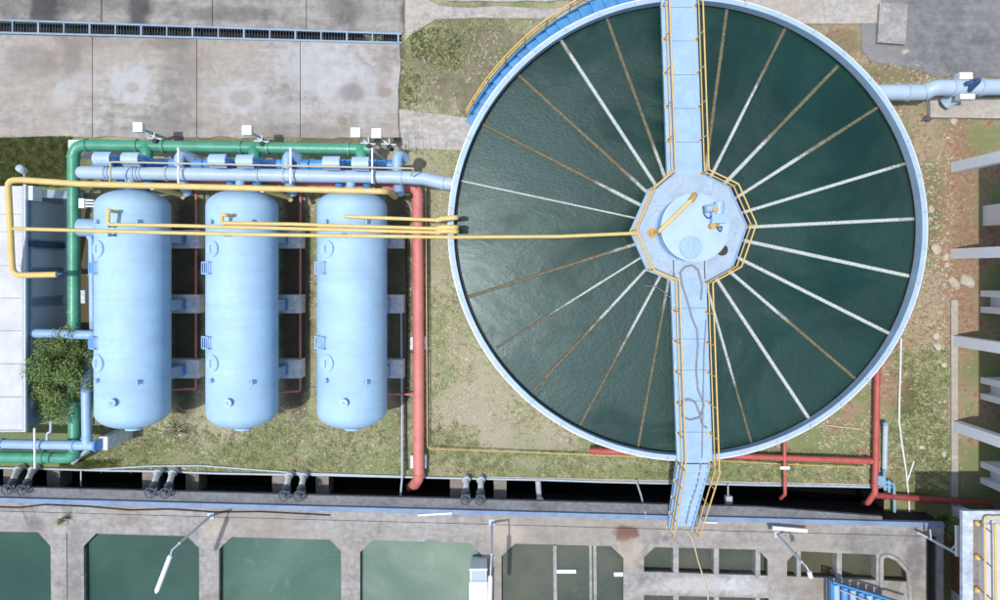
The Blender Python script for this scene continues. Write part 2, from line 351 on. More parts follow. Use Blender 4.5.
# ------------------------------------------------------------------ ground with the trench and drain channel cut out
def yn(px): return 468.5+.022*px            # north edge of the trench (row at ground level)
def yb(px): return 497.5+.0265*px           # blue coping edge (row at deck level)
ZB = 1.2
def wallY(px): return P(px, yb(px), ZB)
tr = [P(-120, yn(-120)), P(884, yn(884)), P(884, 520), P(884, 560), P(-120, 560)]
ch = [P(-120, 19.5), P(402, 33.5), P(402, 43.5), P(-120, 31.5)]     # drain channel
def sheet(name, outer, holes, z, mat):
    bm = bmesh.new(); es = []
    for loop in [outer]+holes:
        vs = [bm.verts.new((p[0], p[1], z)) for p in loop]
        es += [bm.edges.new((vs[i], vs[(i+1) % len(vs)])) for i in range(len(vs))]
    bmesh.ops.triangle_fill(bm, use_beauty=True, use_dissolve=False, edges=es)
    for f in bm.faces:
        if f.normal.z < 0: f.normal_flip()
    me = bpy.data.meshes.new(name); bm.to_mesh(me); bm.free(); me.materials.append(mat)
    o = bpy.data.objects.new(name, me); C.objects.link(o); return o
BIG = 150
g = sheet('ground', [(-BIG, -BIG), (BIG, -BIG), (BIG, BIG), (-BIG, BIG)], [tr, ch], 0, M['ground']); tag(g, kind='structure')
# trench lining and black water
m = MB()
a, b = tr[0], tr[1]
m.prism([a, b, b+Vector((0, .12, 0)), a+Vector((0, .12, 0))], -1.5, -.01)
e = P(884, 560); m.prism([b, (b.x+.15, b.y, 0), (e.x+.15, e.y, 0), (e.x, e.y, 0)], -1.5, -.01)
tag(m.build('trench_wall', M['trench']), kind='structure')
tag(sheet('trench_water', tr, [], -1.0, M['sludge']), kind='structure')
m = MB()
for i, j in ((0, 1), (1, 2), (2, 3)):
    p, q = ch[i], ch[j]; m.add([(p.x, p.y, -.45), (q.x, q.y, -.45), (q.x, q.y, .0), (p.x, p.y, .0)], [(0, 1, 2, 3)])
m.add([(p.x, p.y, -.45) for p in ch], [(0, 1, 2, 3)])
tag(m.build('drain_channel', M['trench']), kind='structure')

m = MB(); m.prism([P(x, yn(x)-.15) for x in (478, 880)]+[P(880, yn(880)-4.2), P(478, yn(478)-3.4)], -.2, .05)
tag(m.build('trench_kerb', M['path']), kind='structure')
def polyslab(px, z0, z1): return MB().prism([P(x, y, z1) for x, y in px], z0, z1)
def wob(p, q, n, amp):     # uneven edge between two pixel points
    return [(p[0]+(q[0]-p[0])*i/n+random.uniform(-amp, amp), p[1]+(q[1]-p[1])*i/n+random.uniform(-amp, amp)) for i in range(1, n)]
# pavement slabs
pv = thing('pavement', None, None); tag(pv, kind='structure')
xs = [-120, 92.4, 196.6, 300.2, 400]
for i in range(4):
    x0, x1 = xs[i]+.35, xs[i+1]-.35
    top = lambda x: 33.2+.023*x+1.6
    bot = [(x1, 137.5)]+wob((x1, 137.5), (x0, 137.5), 10, 1.6)+[(x0, 137.5)]
    rt = wob((x1, top(x1)), (x1, 137.5), 8, 1.8) if i == 3 else []
    child('slab', polyslab([(x0, top(x0)), (x1, top(x1))]+rt+bot, -.1, .06), M['pave'], pv)
rd = thing('upper_road', None, None); tag(rd, kind='structure')
for x0, x1 in ((-120, 101), (102, 212), (213, 306), (307, 404)):
    child('slab', polyslab([(x0, -140), (x1, -140), (x1, 19+.035*x1-.2), (x0, 19+.035*x0-.2)], -.1, .05), M['road'], rd)
tag(polyslab([(405, 41), (412, 34), (436, 19.5), (470, 18), (520, 18.5), (575, 18.5), (575, 8), (540, 9), (500, 6), (470, 8), (440, 6), (428, 0), (428, -60), (405.5, -60)], -.1, .05).build('path', M['path']), kind='structure')
tag(polyslab([(448, 1)]+wob((448, 1), (640, 1), 12, 1.2)+[(640, 1), (640, -90), (448, -90)], -.1, .07).build('upper_path', M['path']), kind='structure')
rp = thing('ramp', None, None); tag(rp, kind='structure')
for i in range(11):                           # cast ribs of the little ramp
    x0 = 399+i*7.3; child('rib', polyslab([(x0, 109.5+i*.9), (x0+7.25, 109.5+i*.9+.8), (x0+9.85, 150.5), (x0+2.6, 147+i*.4)], -.1, .045+.006*(i % 2)), M['path'], rp)
tag(polyslab([(745, -60), (880, -60), (881, 23), (845, 24), (800, 24), (770, 16), (745, 6)], -.1, .06).build('kerb_strip', M['path']), kind='structure')
tag(polyslab([(882, -60), (1120, -60), (1120, 74)]+wob((1120, 74), (936, 79), 12, 1.5)+[(936, 79), (925, 72), (900, 66), (872, 62), (862, 50), (861, 25)], -.1, .03).build('yard', M['yard']), kind='structure')
o = polyslab([(880, 3), (908, 4.5), (905.5, 44.5), (877.5, 42.5)], 0, .22).build('cover_slab', M['slabgrey']); tag(o, 'rectangular raised concrete cover slab on the grey yard', 'slab')

# drain grating along the channel
gr = thing('channel_grating', 'long grey-blue steel grating over the drain between the concrete pavements', 'grating', P(200, 32))
def gy(px, k): return (20.3+.0345*px) if k == 0 else (33.0+.0255*px)
for k in (0, 1): child('frame_rail', MB().bar(P(-100, gy(-100, k), .085), P(402, gy(402, k), .085), .075, .07), M['grate'], gr)
x = -90.0; i = 0
while x < 402:
    child('crossbar', MB().bar(P(x, gy(x, 0)+1.0, .085), P(x, gy(x, 1)-1.0, .085), .075 if i % 2 else .05, .06), M['grate'], gr); x += 25.7; i += 1
mb = MB(); x = -90
while x < 400: mb.bar(P(x, gy(x, 0)+1, .075), P(x, gy(x, 1)-1, .075), .013, .03); x += 2.85
o = child('grate_bars', mb, M['cast'], gr); o['kind'] = 'stuff'

# ------------------------------------------------------------------ settling basins in the south
ORD = ['leftmost', 'second', 'third', 'fourth', 'fifth', 'sixth', 'seventh', 'eighth', 'ninth']
def jl(px): return 511+.0272*px              # joint between the front walkway and the deck
bs = thing('settling_basin', 'long grey concrete settling basin block with chamfered openings below the black trench', 'basin', (0, -9.5, 0))
mb = MB(); fl = [wallY(-120), wallY(944)]; jj = [P(-120, jl(-120)-.35, ZB), P(944, jl(944)-.35, ZB)]
bandw = .17
mb.prism([fl[0]+Vector((0, -bandw, 0)), fl[1]+Vector((0, -bandw, 0)), jj[1], jj[0]], -1.4, ZB)
child('front_walkway', mb, M['basin'], bs)
mb = MB(); mb.prism([fl[0], fl[1], fl[1]+Vector((0, -bandw+.002, 0)), fl[0]+Vector((0, -bandw+.002, 0))], ZB-.16, ZB+.035)
child('blue_coping', mb, M['coping'], bs)
mb = MB(); mb.prism([fl[0]+Vector((0, -.02, 0)), fl[1]+Vector((0, -.02, 0)), fl[1]+Vector((0, -bandw, 0)), fl[0]+Vector((0, -bandw, 0))], -1.4, ZB-.162)
child('north_wall', mb, M['trench'], bs)
up = Vector((0, .37, 0)); mb = MB(); mb.prism([fl[0]+up, wallY(760)+up, wallY(884)+up*.35, wallY(884)+Vector((0, .003, 0)), fl[0]+Vector((0, .003, 0))], ZB-.3, ZB-.12); child('ledge', mb, M['wallface'], bs)
ops = [
 [(-100, 530), (38, 532), (50.5, 546), (51.5, 645), (-100, 645)],
 [(96, 533.5), (187, 536), (199, 548), (199.5, 645), (84.5, 645), (83.5, 546)],
 [(232, 537), (330, 539.5), (341, 551), (341.5, 645), (219, 645), (219, 549)],
 [(373, 540), (470, 542.5), (482, 555), (482, 645), (360, 645), (360, 552)],
 [(515, 543.5), (611, 546), (623.5, 558), (623.5, 645), (501.5, 645), (501.5, 556)],
 [(655, 547), (758, 549.5), (768, 560), (768, 575.5), (644, 571.5), (644, 557)],
 [(644, 595), (769, 598), (769, 645), (644, 645)],
 [(797, 551), (886, 555), (898, 560), (907, 572), (907.5, 581.5), (787, 576), (787, 561)],
]
for op in ops[:5]: op[-1] = op[-1]
zd = ZB-.012
def deck_mesh():
    outer = [P(-120, jl(-120)+.15, zd), P(926, jl(926)+.15, zd), P(926, 660, zd), P(-120, 660, zd)]
    holes = [[P(x, y, zd) for x, y in op] for op in ops]
    bm = bmesh.new(); es = []
    for loop in [outer]+holes:
        vs = [bm.verts.new(p) for p in loop]; es += [bm.edges.new((vs[i], vs[(i+1) % len(vs)])) for i in range(len(vs))]
    bmesh.ops.triangle_fill(bm, use_beauty=True, edges=es)
    for f in bm.faces:
        if f.normal.z < 0: f.normal_flip()
    mb = MB(); bm.verts.index_update()
    mb.add([v.co for v in bm.verts], [tuple(v.index for v in f.verts) for f in bm.faces]); bm.free()
    for loop in [outer]+holes:
        n = len(loop)
        for i in range(n):
            p, q = loop[i], loop[(i+1) % n]; mb.add([p, q, (q.x, q.y, -1.4), (p.x, p.y, -1.4)], [(0, 1, 2, 3)])
    return mb
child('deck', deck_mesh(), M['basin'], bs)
# joint line down the wide wall, right-hand gutter wall
child('joint_strip', MB().bar(P(67, 533, zd+.003), P(67.5, 650, zd+.003), .03, .006), M['dark'], bs)
child('gutter_floor', MB().prism([P(926.3, 535, .6), P(938, 535, .6), P(938, 660, .6), P(926.3, 660, .6)], -.2, .6), M['pier'], bs)
child('edge_wall', MB().prism([P(938, 536, ZB), P(944, 536, ZB), P(944, 660, ZB), P(938, 660, ZB)], -.2, ZB-.02), M['basin'], bs)
cb = [(881, 600), (881.5, 556), (888, 555), (897, 559), (908, 571), (910.5, 600)]
child('raised_kerb', MB().tube(fillet([P(881, 640, zd)]+[P(x, y, zd) for x, y in cb]+[P(910.5, 640, zd)], .2, 4), .09, 6), M['slabgrey'], bs)
WL = [.93, .93, .93, .93, .95, .8, .8, .8]
nm = ['bwater', 'bwater', 'bwater2', 'bwater3']+['dwater']*3+['dwater2']
for op, zl, k in zip(ops, WL, nm):
    tag(sheet('basin_water', [P(x, y, zl)*1.0+Vector((0, 0, 0)) for x, y in [(min(p[0] for p in op)-6, min(p[1] for p in op)-4), (max(p[0] for p in op)+6, min(p[1] for p in op)-4), (max(p[0] for p in op)+6, max(p[1] for p in op)+5), (min(p[0] for p in op)-6, max(p[1] for p in op)+5)]], [], zl, M[k]), kind='structure')
# cross beams over the small openings
for x0, x1, y0, y1 in ((673.4, 678.8, 546, 575), (714, 719, 547, 576), (755.8, 760.4, 548, 577), (797, 801, 549, 578), (837, 842, 551, 580), (876.5, 884, 553, 583), (673.4, 678.8, 593, 645), (714, 719, 594, 645), (756, 760, 596, 645)):
    child('cross_beam', MB().prism([P(x0, y0, zd), P(x1, y0, zd), P(x1, y1, zd), P(x0, y1, zd)], .3, zd-.015), M['slabgrey'], bs)
for x0, x1, y0, y1 in ((553, 556.5, 545, 650), (589, 591.6, 545, 650), (593, 596.2, 545, 650)):
    child('baffle', MB().prism([P(x0, y0, 1.0), P(x1, y0, 1.0), P(x1+1, y1, 1.0), P(x0+1, y1, 1.0)], .3, 1.04), M['slabgrey'], bs)
for x0, x1, y0, y1 in ((556.6, 576, 569.5, 573), (614, 624, 572, 576)):
    child('stub_beam', MB().prism([P(x0, y0, 1.05), P(x1, y0, 1.05), P(x1, y1, 1.05), P(x0, y1, 1.05)], .6, 1.08), M['white'], bs)
tag(MB().tube(fillet([P(936, 548, .95), P(936.5, 640, .95)], .1), .05, 8).build('drain_pipe', M['white']), 'thin white pipe in the gutter at the right end of the basin block', 'pipe')

# piers and valve pairs in the trench
pairs = [29, 168, 298, 474]
pn = ['under the green pipe elbow at the far left', 'below the leftmost blue tank', 'below the gap between the second and third tanks', 'right of the red pipe outlet']
for xc, where in zip(pairs, pn):
    for side, dx in (('left', -19.5), ('right', 24)):
        px = xc+dx+(2 if xc > 400 else 0); p = P(px, yn(px)); q = P(px, 489+.022*px)
        o = MB().box((p.x, (p.y+q.y)/2-.02, -.42), (.52, p.y-q.y+.1, .8)).build('trench_pier', M['pier'])
        tag(o, f'{side} concrete pier beside the valve pair {where}', 'pier', 'piers across the trench')
    for side, dx in (('left', -7.5), ('right', 7.0)):
        px = xc+dx; p = P(px, yn(px)+.5, .12)
        r = thing('wheel_valve', f'{side} handwheel valve of the grey pair {where}', 'valve', p, 'handwheel valves along the trench')
        e = P(px-(500-px)*.021, yn(px)+17.0, 1.12); q = p.lerp(e, .55)+Vector((0, .05, .12))
        ax = (e-q).normalized()
        child('riser_pipe', MB().tube(fillet([p+Vector((0, .15, -.6)), p+Vector((0, .05, .22)), q, e], .16), .115, 16), M['white'], r)
        child('flange', MB().lathe([(-.03, .17), (.03, .17), (.03, .1)], p+Vector((0, .04, .2)), (0, -.3, .8), 16, False), M['galv'], r)
        child('flange', MB().lathe([(-.03, .17), (.03, .17), (.03, .1)], q.lerp(e, .5), ax, 16, False), M['cast'], r)
        child('valve_body', MB().cyl(e-ax*.14, e+ax*.08, .15, 14).box(e+Vector((0, 0, .0)), (.34, .16, .14)), M['cast'], r)
        hw = e+Vector((0, -.06, .26))
        child('stem', MB().cyl(e, hw, .03, 8), M['cast'], r)
        wh = MB(); n = 20; wh.tube([hw+Vector((math.cos(a*2*math.pi/n)*.19, math.sin(a*2*math.pi/n)*.19, 0)) for a in range(n+1)], .03, 6)
        for a in range(5):
            wh.cyl(hw, hw+Vector((math.cos(a*1.2566)*.19, math.sin(a*1.2566)*.19, 0)), .018, 6)
        wh.cyl(hw-Vector((0, 0, .03)), hw+Vector((0, 0, .04)), .045, 8)
        child('handwheel', wh, M['cast'], r)
# thin conduits along the bank
def conduit(name, label, pts, r, mat, cat='pipe'):
    o = MB().tube(fillet(pts, .15), r, 8).build(name, mat); return tag(o, label, cat)
conduit('black_cable', 'black cable lying along the front walkway at the lower left', [P(x, y, ZB+.03) for x, y in ((-30, 506), (20, 507.5), (45, 504.5), (90, 506.5), (130, 510), (170, 509), (215, 512), (260, 511.5), (330, 515))], .028, M['dark'], 'cable')
conduit('edge_conduit', 'thin pale blue conduit running along the north edge of the black trench', [P(x, yn(x)-.3+random.uniform(-.5, .4), .07) for x in range(-60, 880, 55)], .045, M['galv'])
conduit('bank_conduit', 'second thin pale conduit bowing into the grass left of the red pipe', [P(80, 470, .06), P(150, 466, .06), P(200, 465.5, .06), P(300, 473, .06), P(430, 477, .06)], .035, M['galv'])
conduit('thin_white_pipe', 'thin white pipe crossing the trench between the third tank and the red pipe', [P(401, 296, .35), P(402, 400, .35), P(402, 478, .35), P(400, 503, .6)], .04, M['galv'])
conduit('leaning_pole', 'slim white pole leaning across the trench left of the yellow railed stair', [P(636, 480, .2), P(641, 495, .6), P(646.5, 518, 1.24)], .035, M['galv'])
conduit('white_crossing_pole', 'thin white pole crossing the blue and green pipes at lower left', [P(34.5, 428, 2.5), P(35, 468, 2.2)], .04, M['white'])
conduit('trench_rod', 'thin upright rod at the trench edge right of the leftmost valve pair', [P(81, 471, .2), P(81, 486, .2)], .03, M['galv'])
r = thing('vent_pipe', 'grey pipe with a white cap crossing the trench left of the leaning pole', 'pipe', P(538, 482))
child('pipe_body', MB().cyl(P(538, 481, .1), P(539.5, 500, .35), .11), M['grey'], r)
child('cap', MB().lathe([(-.05, .16), (.05, .17), (.1, .1), (.12, 0)], P(540, 501, .4), (0, -.4, 1), 16), M['white'], r)
r = thing('float_box', 'small grey box hanging on a short rod over the trench right of the stair', 'box', P(728, 487))
child('rod', MB().cyl(P(728, 485, .3), P(728, 496, .5), .03), M['galv'], r)
child('box_body', MB().box(P(728.5, 501, .5), (.24, .42, .2)), M['grey'], r)

# ------------------------------------------------------------------ pipe maker
def pipe(name, label, pts, r, mat, rad=None, fx=(), fy=(), fmat=None, group=None, ends=False, cat='pipe', fr=1.32):
    path = fillet(pts, rad if rad else r*2.2, 8)
    root = thing(name, label, cat, Vector(pts[0]), group)
    child('pipe_body', MB().tube(path, r, 20 if r > .1 else 10), mat, root)
    dense = []
    for i in range(len(path)-1):
        L = (path[i+1]-path[i]).length; n = max(1, int(L/.03))
        for k in range(n): dense.append((path[i].lerp(path[i+1], k/n), (path[i+1]-path[i]).normalized()))
    dense.append((path[-1], (path[-1]-path[-2]).normalized()))
    def px(p): k = F/(H-p.z); return 500+p.x*k, CY-p.y*k
    spots = [min(dense, key=lambda d: abs(px(d[0])[0]-f)) for f in fx]+[min(dense, key=lambda d: abs(px(d[0])[1]-f)) for f in fy]
    if ends: spots += [dense[0], dense[-1]]
    for p, d in spots:
        R2 = r*fr; t = max(.03, r*.16)
        fl = MB().lathe([(-t, r*.98), (-t, R2), (-t*.1, R2), (-t*.1, R2*.93), (t*.1, R2*.93), (t*.1, R2), (t, R2), (t, r*.98)], p, d, 20, False)
        child('flange', fl, fmat or mat, root)
    return root

# ------------------------------------------------------------------ filter tanks
TR, TZ, TY, TL, TD = 1.245, 2.4, -1.40, 4.31, .62
TX = [-13.34, -9.365, -5.375]
TN = ['leftmost', 'middle', 'rightmost']
tank = thing('filter_tank', '', 'tank', (TX[0], TY, 0), 'horizontal blue filter tanks')
def tl(mb): mb.v = [(x+TX[0], y+TY, z) for x, y, z in mb.v]; return mb
prof = [(-TL+TD*(1-math.cos(a*math.pi/20)), TR*math.sin(a*math.pi/20)**.92) for a in range(0, 11)]
cylen = TL-TD
prof += [(-cylen*f, TR) for f in (.999, )]
for f in (-.72, -.36, 0, .36, .72): prof += [(cylen*f-.035, TR), (cylen*f-.02, TR+.006), (cylen*f+.02, TR+.006), (cylen*f+.035, TR)]
prof += [(cylen*.999, TR)]+[(TL-TD*(1-math.cos((10-a)*math.pi/20)), TR*math.sin((10-a)*math.pi/20)**.92) for a in range(0, 11)]
child('shell', tl(MB().lathe(prof, (0, 0, TZ), (0, 1, 0), 72)), M['tank'], tank)
def onshell(th, y, h=0.0):      # th: degrees to the west of the crown
    a = R(th); n = Vector((-math.sin(a), 0, math.cos(a))); return Vector((0, y, TZ))+n*(TR+h), n
def yt(py): return (CY-py)*(H-3.4)/F-TY
for py in (249, 363):
    p, n = onshell(31, yt(py)); 
    mh = child('manhole', tl(MB().lathe([(-.25, .25), (-.01, .25), (-.01, .30), (.05, .30), (.055, .28), (.06, .26), (.065, 0)], p, n, 28, False)), M['tank'], tank)
    u = Vector((0, 1, 0)); h = MB().tube(fillet([p+n*.05-u*.12, p+n*.12-u*.12, p+n*.12+u*.12, p+n*.05+u*.12], .03, 3), .015, 6)
    sub('handle', tl(h), M['blue'], mh)
for py in (268, 343):           # little step frames on the west flank
    p, n = onshell(44, yt(py)); tdir = Vector((-n.z, 0, n.x)); u = Vector((0, 1, 0)); h = MB()
    for s in (-1, 1): h.bar(p+u*.2*s+n*.1-tdir*.28, p+u*.2*s+n*.1+tdir*.3, .05, .05); h.bar(p+u*.2*s-tdir*.26-n*.06, p+u*.2*s-tdir*.26+n*.12, .04, .04); h.bar(p+u*.2*s+tdir*.26-n*.1, p+u*.2*s+tdir*.26+n*.12, .04, .04)
    st = child('step_frame', tl(h), M['blue'], tank)
    for k in (-.25, -.08, .09, .26): sub('rung', tl(MB().bar(p-u*.21+n*.12+tdir*k, p+u*.21+n*.12+tdir*k, .035, .025)), M['midblue'], st)
for py, th in ((380, 29), (382, -33), (222, 29), (222, -33)):
    p, n = onshell(th, yt(py)); child('lifting_lug', tl(MB().bar(p-n*.05, p+n*.14, .03, .16).cyl(p+n*.12-Vector((0, .08, 0)), p+n*.12+Vector((0, .08, 0)), .05, 8)), M['blue'], tank)
p, n = onshell(0, yt(401)); child('nozzle', tl(MB().lathe([(-.1, .09), (.12, .09), (.12, .15), (.17, .15), (.17, .05), (.2, 0)], p, n, 20, False)), M['blue'], tank)
child('end_nozzle', tl(MB().lathe([(-.15, .22), (.05, .22), (.05, .30), (.11, .30), (.11, .30), (.12, .2), (.13, 0)], (0, -TL+.02, TZ-.05), (0, -1, 0), 24, False)), M['tank'], tank)
child('inlet_neck', tl(MB().tube([(0, TL-.5, TZ+.3), (0, TL+.5, TZ+.2)], .17, 16)), M['blue'], tank)
for py in (239, 304, 369):
    Y = (CY-py)*26.4/F-TY
    mb = MB(); pts = []
    for k in range(13):
        a = R(-62+k*124/12); pts.append((TR*1.005*math.sin(a), TZ-TR*1.005*math.cos(a)))
    poly = [(-1.1, 1.0)]+pts+[(1.1, 1.0)]
    n = len(poly); vs = [(x, Y-.2, z) for x, z in poly]+[(x, Y+.2, z) for x, z in poly]
    mb.add(vs, [(i, (i+1) % n, n+(i+1) % n, n+i) for i in range(n)]+[tuple(range(n)), tuple(range(2*n-1, n-1, -1))])
    child('saddle', tl(mb), M['blue'], tank)
for y_ in (226, 235):
    p, n = onshell(0, (CY-y_)*(H-3.9)/F-TY)
    child('pipe_support', tl(MB().bar(p-n*.05, p+n*.26, .05, .05).box(p+n*.26, (.1, .12, .03))), M['darkblue'], tank)
tanks = [tank]+[copy_tree(tank) for _ in range(2)]
for t, x, nme in zip(tanks, TX, TN):
    t.location = (x, TY, 0); t['label'] = f'{nme} of the three horizontal light blue filter tanks in the grass'
    for py, pos in ((239, 'north'), (304, 'middle'), (369, 'south')):
        Y = (CY-py)*26.4/F
        o = MB().prism([(x-1.6, Y-.36), (x+1.6, Y-.36), (x+1.6, Y+.36), (x-1.6, Y+.36)], -.1, .62).build('concrete_plinth', M['plinth'])
        o2 = None; tag(o, f'pale concrete plinth under the {pos} saddle of the {nme} blue tank', 'plinth', 'plinths under the tanks')
        b2 = MB().prism([(x-1.1, Y-.2), (x+1.1, Y-.2), (x+1.1, Y+.2), (x-1.1, Y+.2)], .62, 1.02); child('base_plate', b2, M['midblue'], t)

# ------------------------------------------------------------------ pipes round the tanks
Z4 = 4.0
vent_label = 'yellow air pipe from the crown of the {} tank to the clarifier rim'
def vent(px0, py0, py1, xe, ye, lab):
    c = P(px0, py0, TZ+TR); ye2 = ye
    pts = [Vector((c.x, c.y, TZ+TR-.1)), Vector((c.x, c.y, Z4+.15)), P(px0-10, py0-1, Z4+.15), P(px0-10, py1, Z4+.08), P(px0+60, py1+1.2, Z4), P(xe, ye, Z4)]
    return pts
v1 = vent(118, 212, 224.5, 446, 232.6, 0); v2 = vent(232, 216, 223, 446, 228.8, 0)
v3 = [P(345, 216.5, 3.7), P(345, 216.5, Z4), P(446, 220.3, Z4)]
for pts, nme, ye in ((v1, 'leftmost', 231.5), (v2, 'middle', 227.3), (v3, 'rightmost', 217.6)):
    e = pts[-1]
    pts = pts[:-1]+[P(441, e and (CY-e.y*F/(H-e.z)), Z4)]
    rt = pipe('air_pipe', vent_label.format(nme), pts, .062, M['yellow'], .12, group='yellow vent pipes')
    g1 = pts[-1]; o = child('gooseneck', MB().tube(fillet([g1+Vector((-.15, 0, .0)), g1+Vector((.05, .05, .08)), P(456.5, ye, Z4+.1), P(457, ye, Z4-.55)], .12), .085, 12), M['yellow'], rt)
for x0, x1 in ((118, 121), (232, 236)): pass
pipe('long_air_pipe', 'longest thin yellow pipe running from the white roof across all tanks to the clarifier platform', [P(12, 228.6, 3.0), P(26, 229, 4.12), P(160, 232.6, 4.1), P(250, 234.6, 4.1), P(450, 237.2, 4.0), P(560, 236.5, 3.75), P(637, 233.2, 3.55)], .062, M['yellow'], .3)
pipe('main_air_pipe', 'thick yellow main running from above the white roof to beside the red elbow', [P(57, 274.5, 2.75), P(12.5, 275.5, 2.75), P(8, 180.5, 3.6), P(22, 180, 3.6), P(80, 184, 3.6), P(386, 191.5, 3.6), P(389, 192, 3.0), P(395, 197, 1.8)], .105, M['yellow'], .32, fx=())
pipe('air_stub', 'short blue stub at the end of the yellow main beside the window wall', [P(57, 274.2, 2.74), P(62, 273.6, 2.7), P(66, 273, 2.2)], .07, M['darkblue'])
for (a, b), nme in zip((((152, 187.5), (181, 195)), ((262, 190), (288.5, 197.5))), ('first and second', 'second and third')):
    pipe('air_drop_pipe', f'short yellow drop pipe below the main between the {nme} tanks', [P(a[0], a[1], 3.55), P(a[0]+3, a[1]+.6, 3.2), P(b[0], b[1], 1.8), P(b[0]+3, b[1]+3, 1.7)], .09, M['yellow'], .2)
# pale header feeding the clarifier
ZH = 2.7
pipe('header_pipe', 'large pale blue header pipe running above the tank ends to the clarifier rim', [P(82, 172.6, ZH), P(405, 177.3, ZH), P(424, 178.5, ZH), P(442, 183, ZH), P(456, 184.5, ZH)], .235, M['header'], .5, fx=(106, 109.5, 134.5, 138, 141.5, 167.5, 258, 284, 374.5, 401.5, 443), fr=1.16)
o = MB().lathe([(0, .235), (-.12, .2), (-.2, .1), (-.22, 0)], P(82.2, 172.6, ZH), (1, 0, 0), 20).build('header_end_cap', M['header'])
hp = bpy.data.objects['header_pipe']; o.location = -hp.location; o.parent = hp; o.name = 'end_cap'
pipe('thin_conduit', 'thin pale yellow conduit running above the blue valve hoods', [P(110, 187, 3.4), P(110.5, 162, 3.8), P(414, 168.5, 3.8), P(411, 176, 3.2)], .03, M['rope'], .06)
# blue lower manifold with elbows
ZL = 1.7
pipe('lower_manifold', 'mid blue lower manifold pipe behind the pale header', [P(96, 163.5, ZL), P(402, 165.5, ZL)], .2, M['midblue'], fx=(116, 150, 186, 228, 262, 300, 345, 376), fr=1.2)
for x, nme in zip((181, 288.5, 398), TN):
    p = P(x, 157.5, 2.1)
    pipe('blue_elbow', f'blue elbow rising from the manifold at the right of the {nme} tank end', [p+Vector((.25, .0, -.3)), p+Vector((0, .1, .12)), p+Vector((-.02, -.5, .1)), p+Vector((-.02, -1.3, -.5))], .19, M['blue'], .3)
k = 0
for x0, nme in zip(((100, 128.5), (216, 243.7), (330.5, 359.7)), TN):
    for x, side in zip(x0, ('left', 'right')):
        py = 158.5+.0195*(x-100); p = P(x, py, 3.0)
        r = thing('valve_hood', f'{side}-hand light blue sheet valve hood north of the {nme} tank', 'hood', (p.x, p.y, 0), 'blue valve hoods')
        q = P(x, py-.5, 3.42); hb = MB(); n = 9; wd = .30; vs = []
        for i in range(n):
            a = -1+2*i/(n-1); yy = a*.24; zz = 3.42-.16*a*a-(.10*(a < -.9))
            for xx in (-wd, wd): vs.append((q.x+xx, q.y+yy, zz))
        vs2 = [(v[0], v[1], v[2]-.03) for v in vs]; nn = len(vs)
        fs = [(2*i, 2*i+1, 2*i+3, 2*i+2) for i in range(n-1)]
        fs2 = [tuple(nn+j for j in f) for f in fs]
        edge = [(2*i, 2*i+2, nn+2*i+2, nn+2*i) for i in range(n-1)]+[(2*i+1, 2*i+3, nn+2*i+3, nn+2*i+1) for i in range(n-1)]+[(0, 1, nn+1, nn), (2*n-2, 2*n-1, nn+2*n-1, nn+2*n-2)]
        hb.add(vs+vs2, fs+fs2+edge); child('hood', hb, M['hood'], r)
        child('valve_body', MB().cyl((q.x, q.y, 1.7), (q.x, q.y, 3.0), .17).lathe([(-.06, .28), (.06, .28), (.06, .1)], (q.x, q.y, 2.5), (0, 0, 1), 18, False), M['midblue'], r)
        child('outlet', MB().tube(fillet([(q.x, q.y, 2.2), (q.x, q.y-.5, 2.2), (q.x, q.y-.9, 1.9)], .2), .16, 14), M['midblue'], r)
        for s in (-1, 1): child('leg', MB().bar((q.x+s*.26, q.y, 0), (q.x+s*.26, q.y, 3.37), .04, .04), M['blue'], r)
# red manifold and red outlet pipe
ZR = .9
pipe('red_outlet_pipe', 'large red outlet pipe from the tank ends down to the black trench', [P(130, 178, ZR), P(400, 186.5, ZR), P(417.5, 187, ZR), P(418.5, 360, .6), P(418.8, 478, .55), P(415, 484, .2), P(411, 487, -.9)], .215, M['red'], .45, fy=(200, 354, 474), fr=1.18)
for i, (y, n2) in enumerate(((343, 'middle'), (461, 'south'))):
    c = P(418.5, y, .3); tag(MB().box((c.x, c.y, .2), (.62, .5, .42)).build('pipe_block', M['plinth']), f'{n2} white concrete support block under the large red pipe', 'block', 'blocks under the red pipe')
for px, y2, nme in ((195.8, 388.5, 'leftmost'), (300.2, 391, 'middle')):
    pipe('thin_red_pipe', f'thin red drain pipe along the right side of the {nme} tank', [P(172+(px-195.8), 217.5, .45), P(px, 218, .45), P(px, 218.5, .45)] if False else [P(px+.3, 190, .5), P(px, 300, .45), P(px, y2, .45), P(px-26, y2+1, .45)], .045, M['red'], .1, fy=(296, 379))
pipe('thin_red_branch', 'thin red branch pipe from the rightmost tank into the large red pipe', [P(385, 394, .45), P(414, 394.3, .5)], .04, M['red'])
conduit('thin_yellow_conduit', 'thin yellow conduit beside the red pipe turning along the grass to the far red valve', [P(425.5, 180, .5), P(426.5, 300, .5), P(427.3, 448.5, .4), P(520, 452, .3), P(660, 457.5, .3), P(780, 464, .3), P(866, 467.5, .3)], .02, M['rail'])
conduit('ground_cable', 'thin dark cable lying in the grass left of the large red pipe', [P(406, 240, .05), P(407.5, 320, .05), P(406, 400, .05), P(407, 470, .05)], .03, M['dark'])
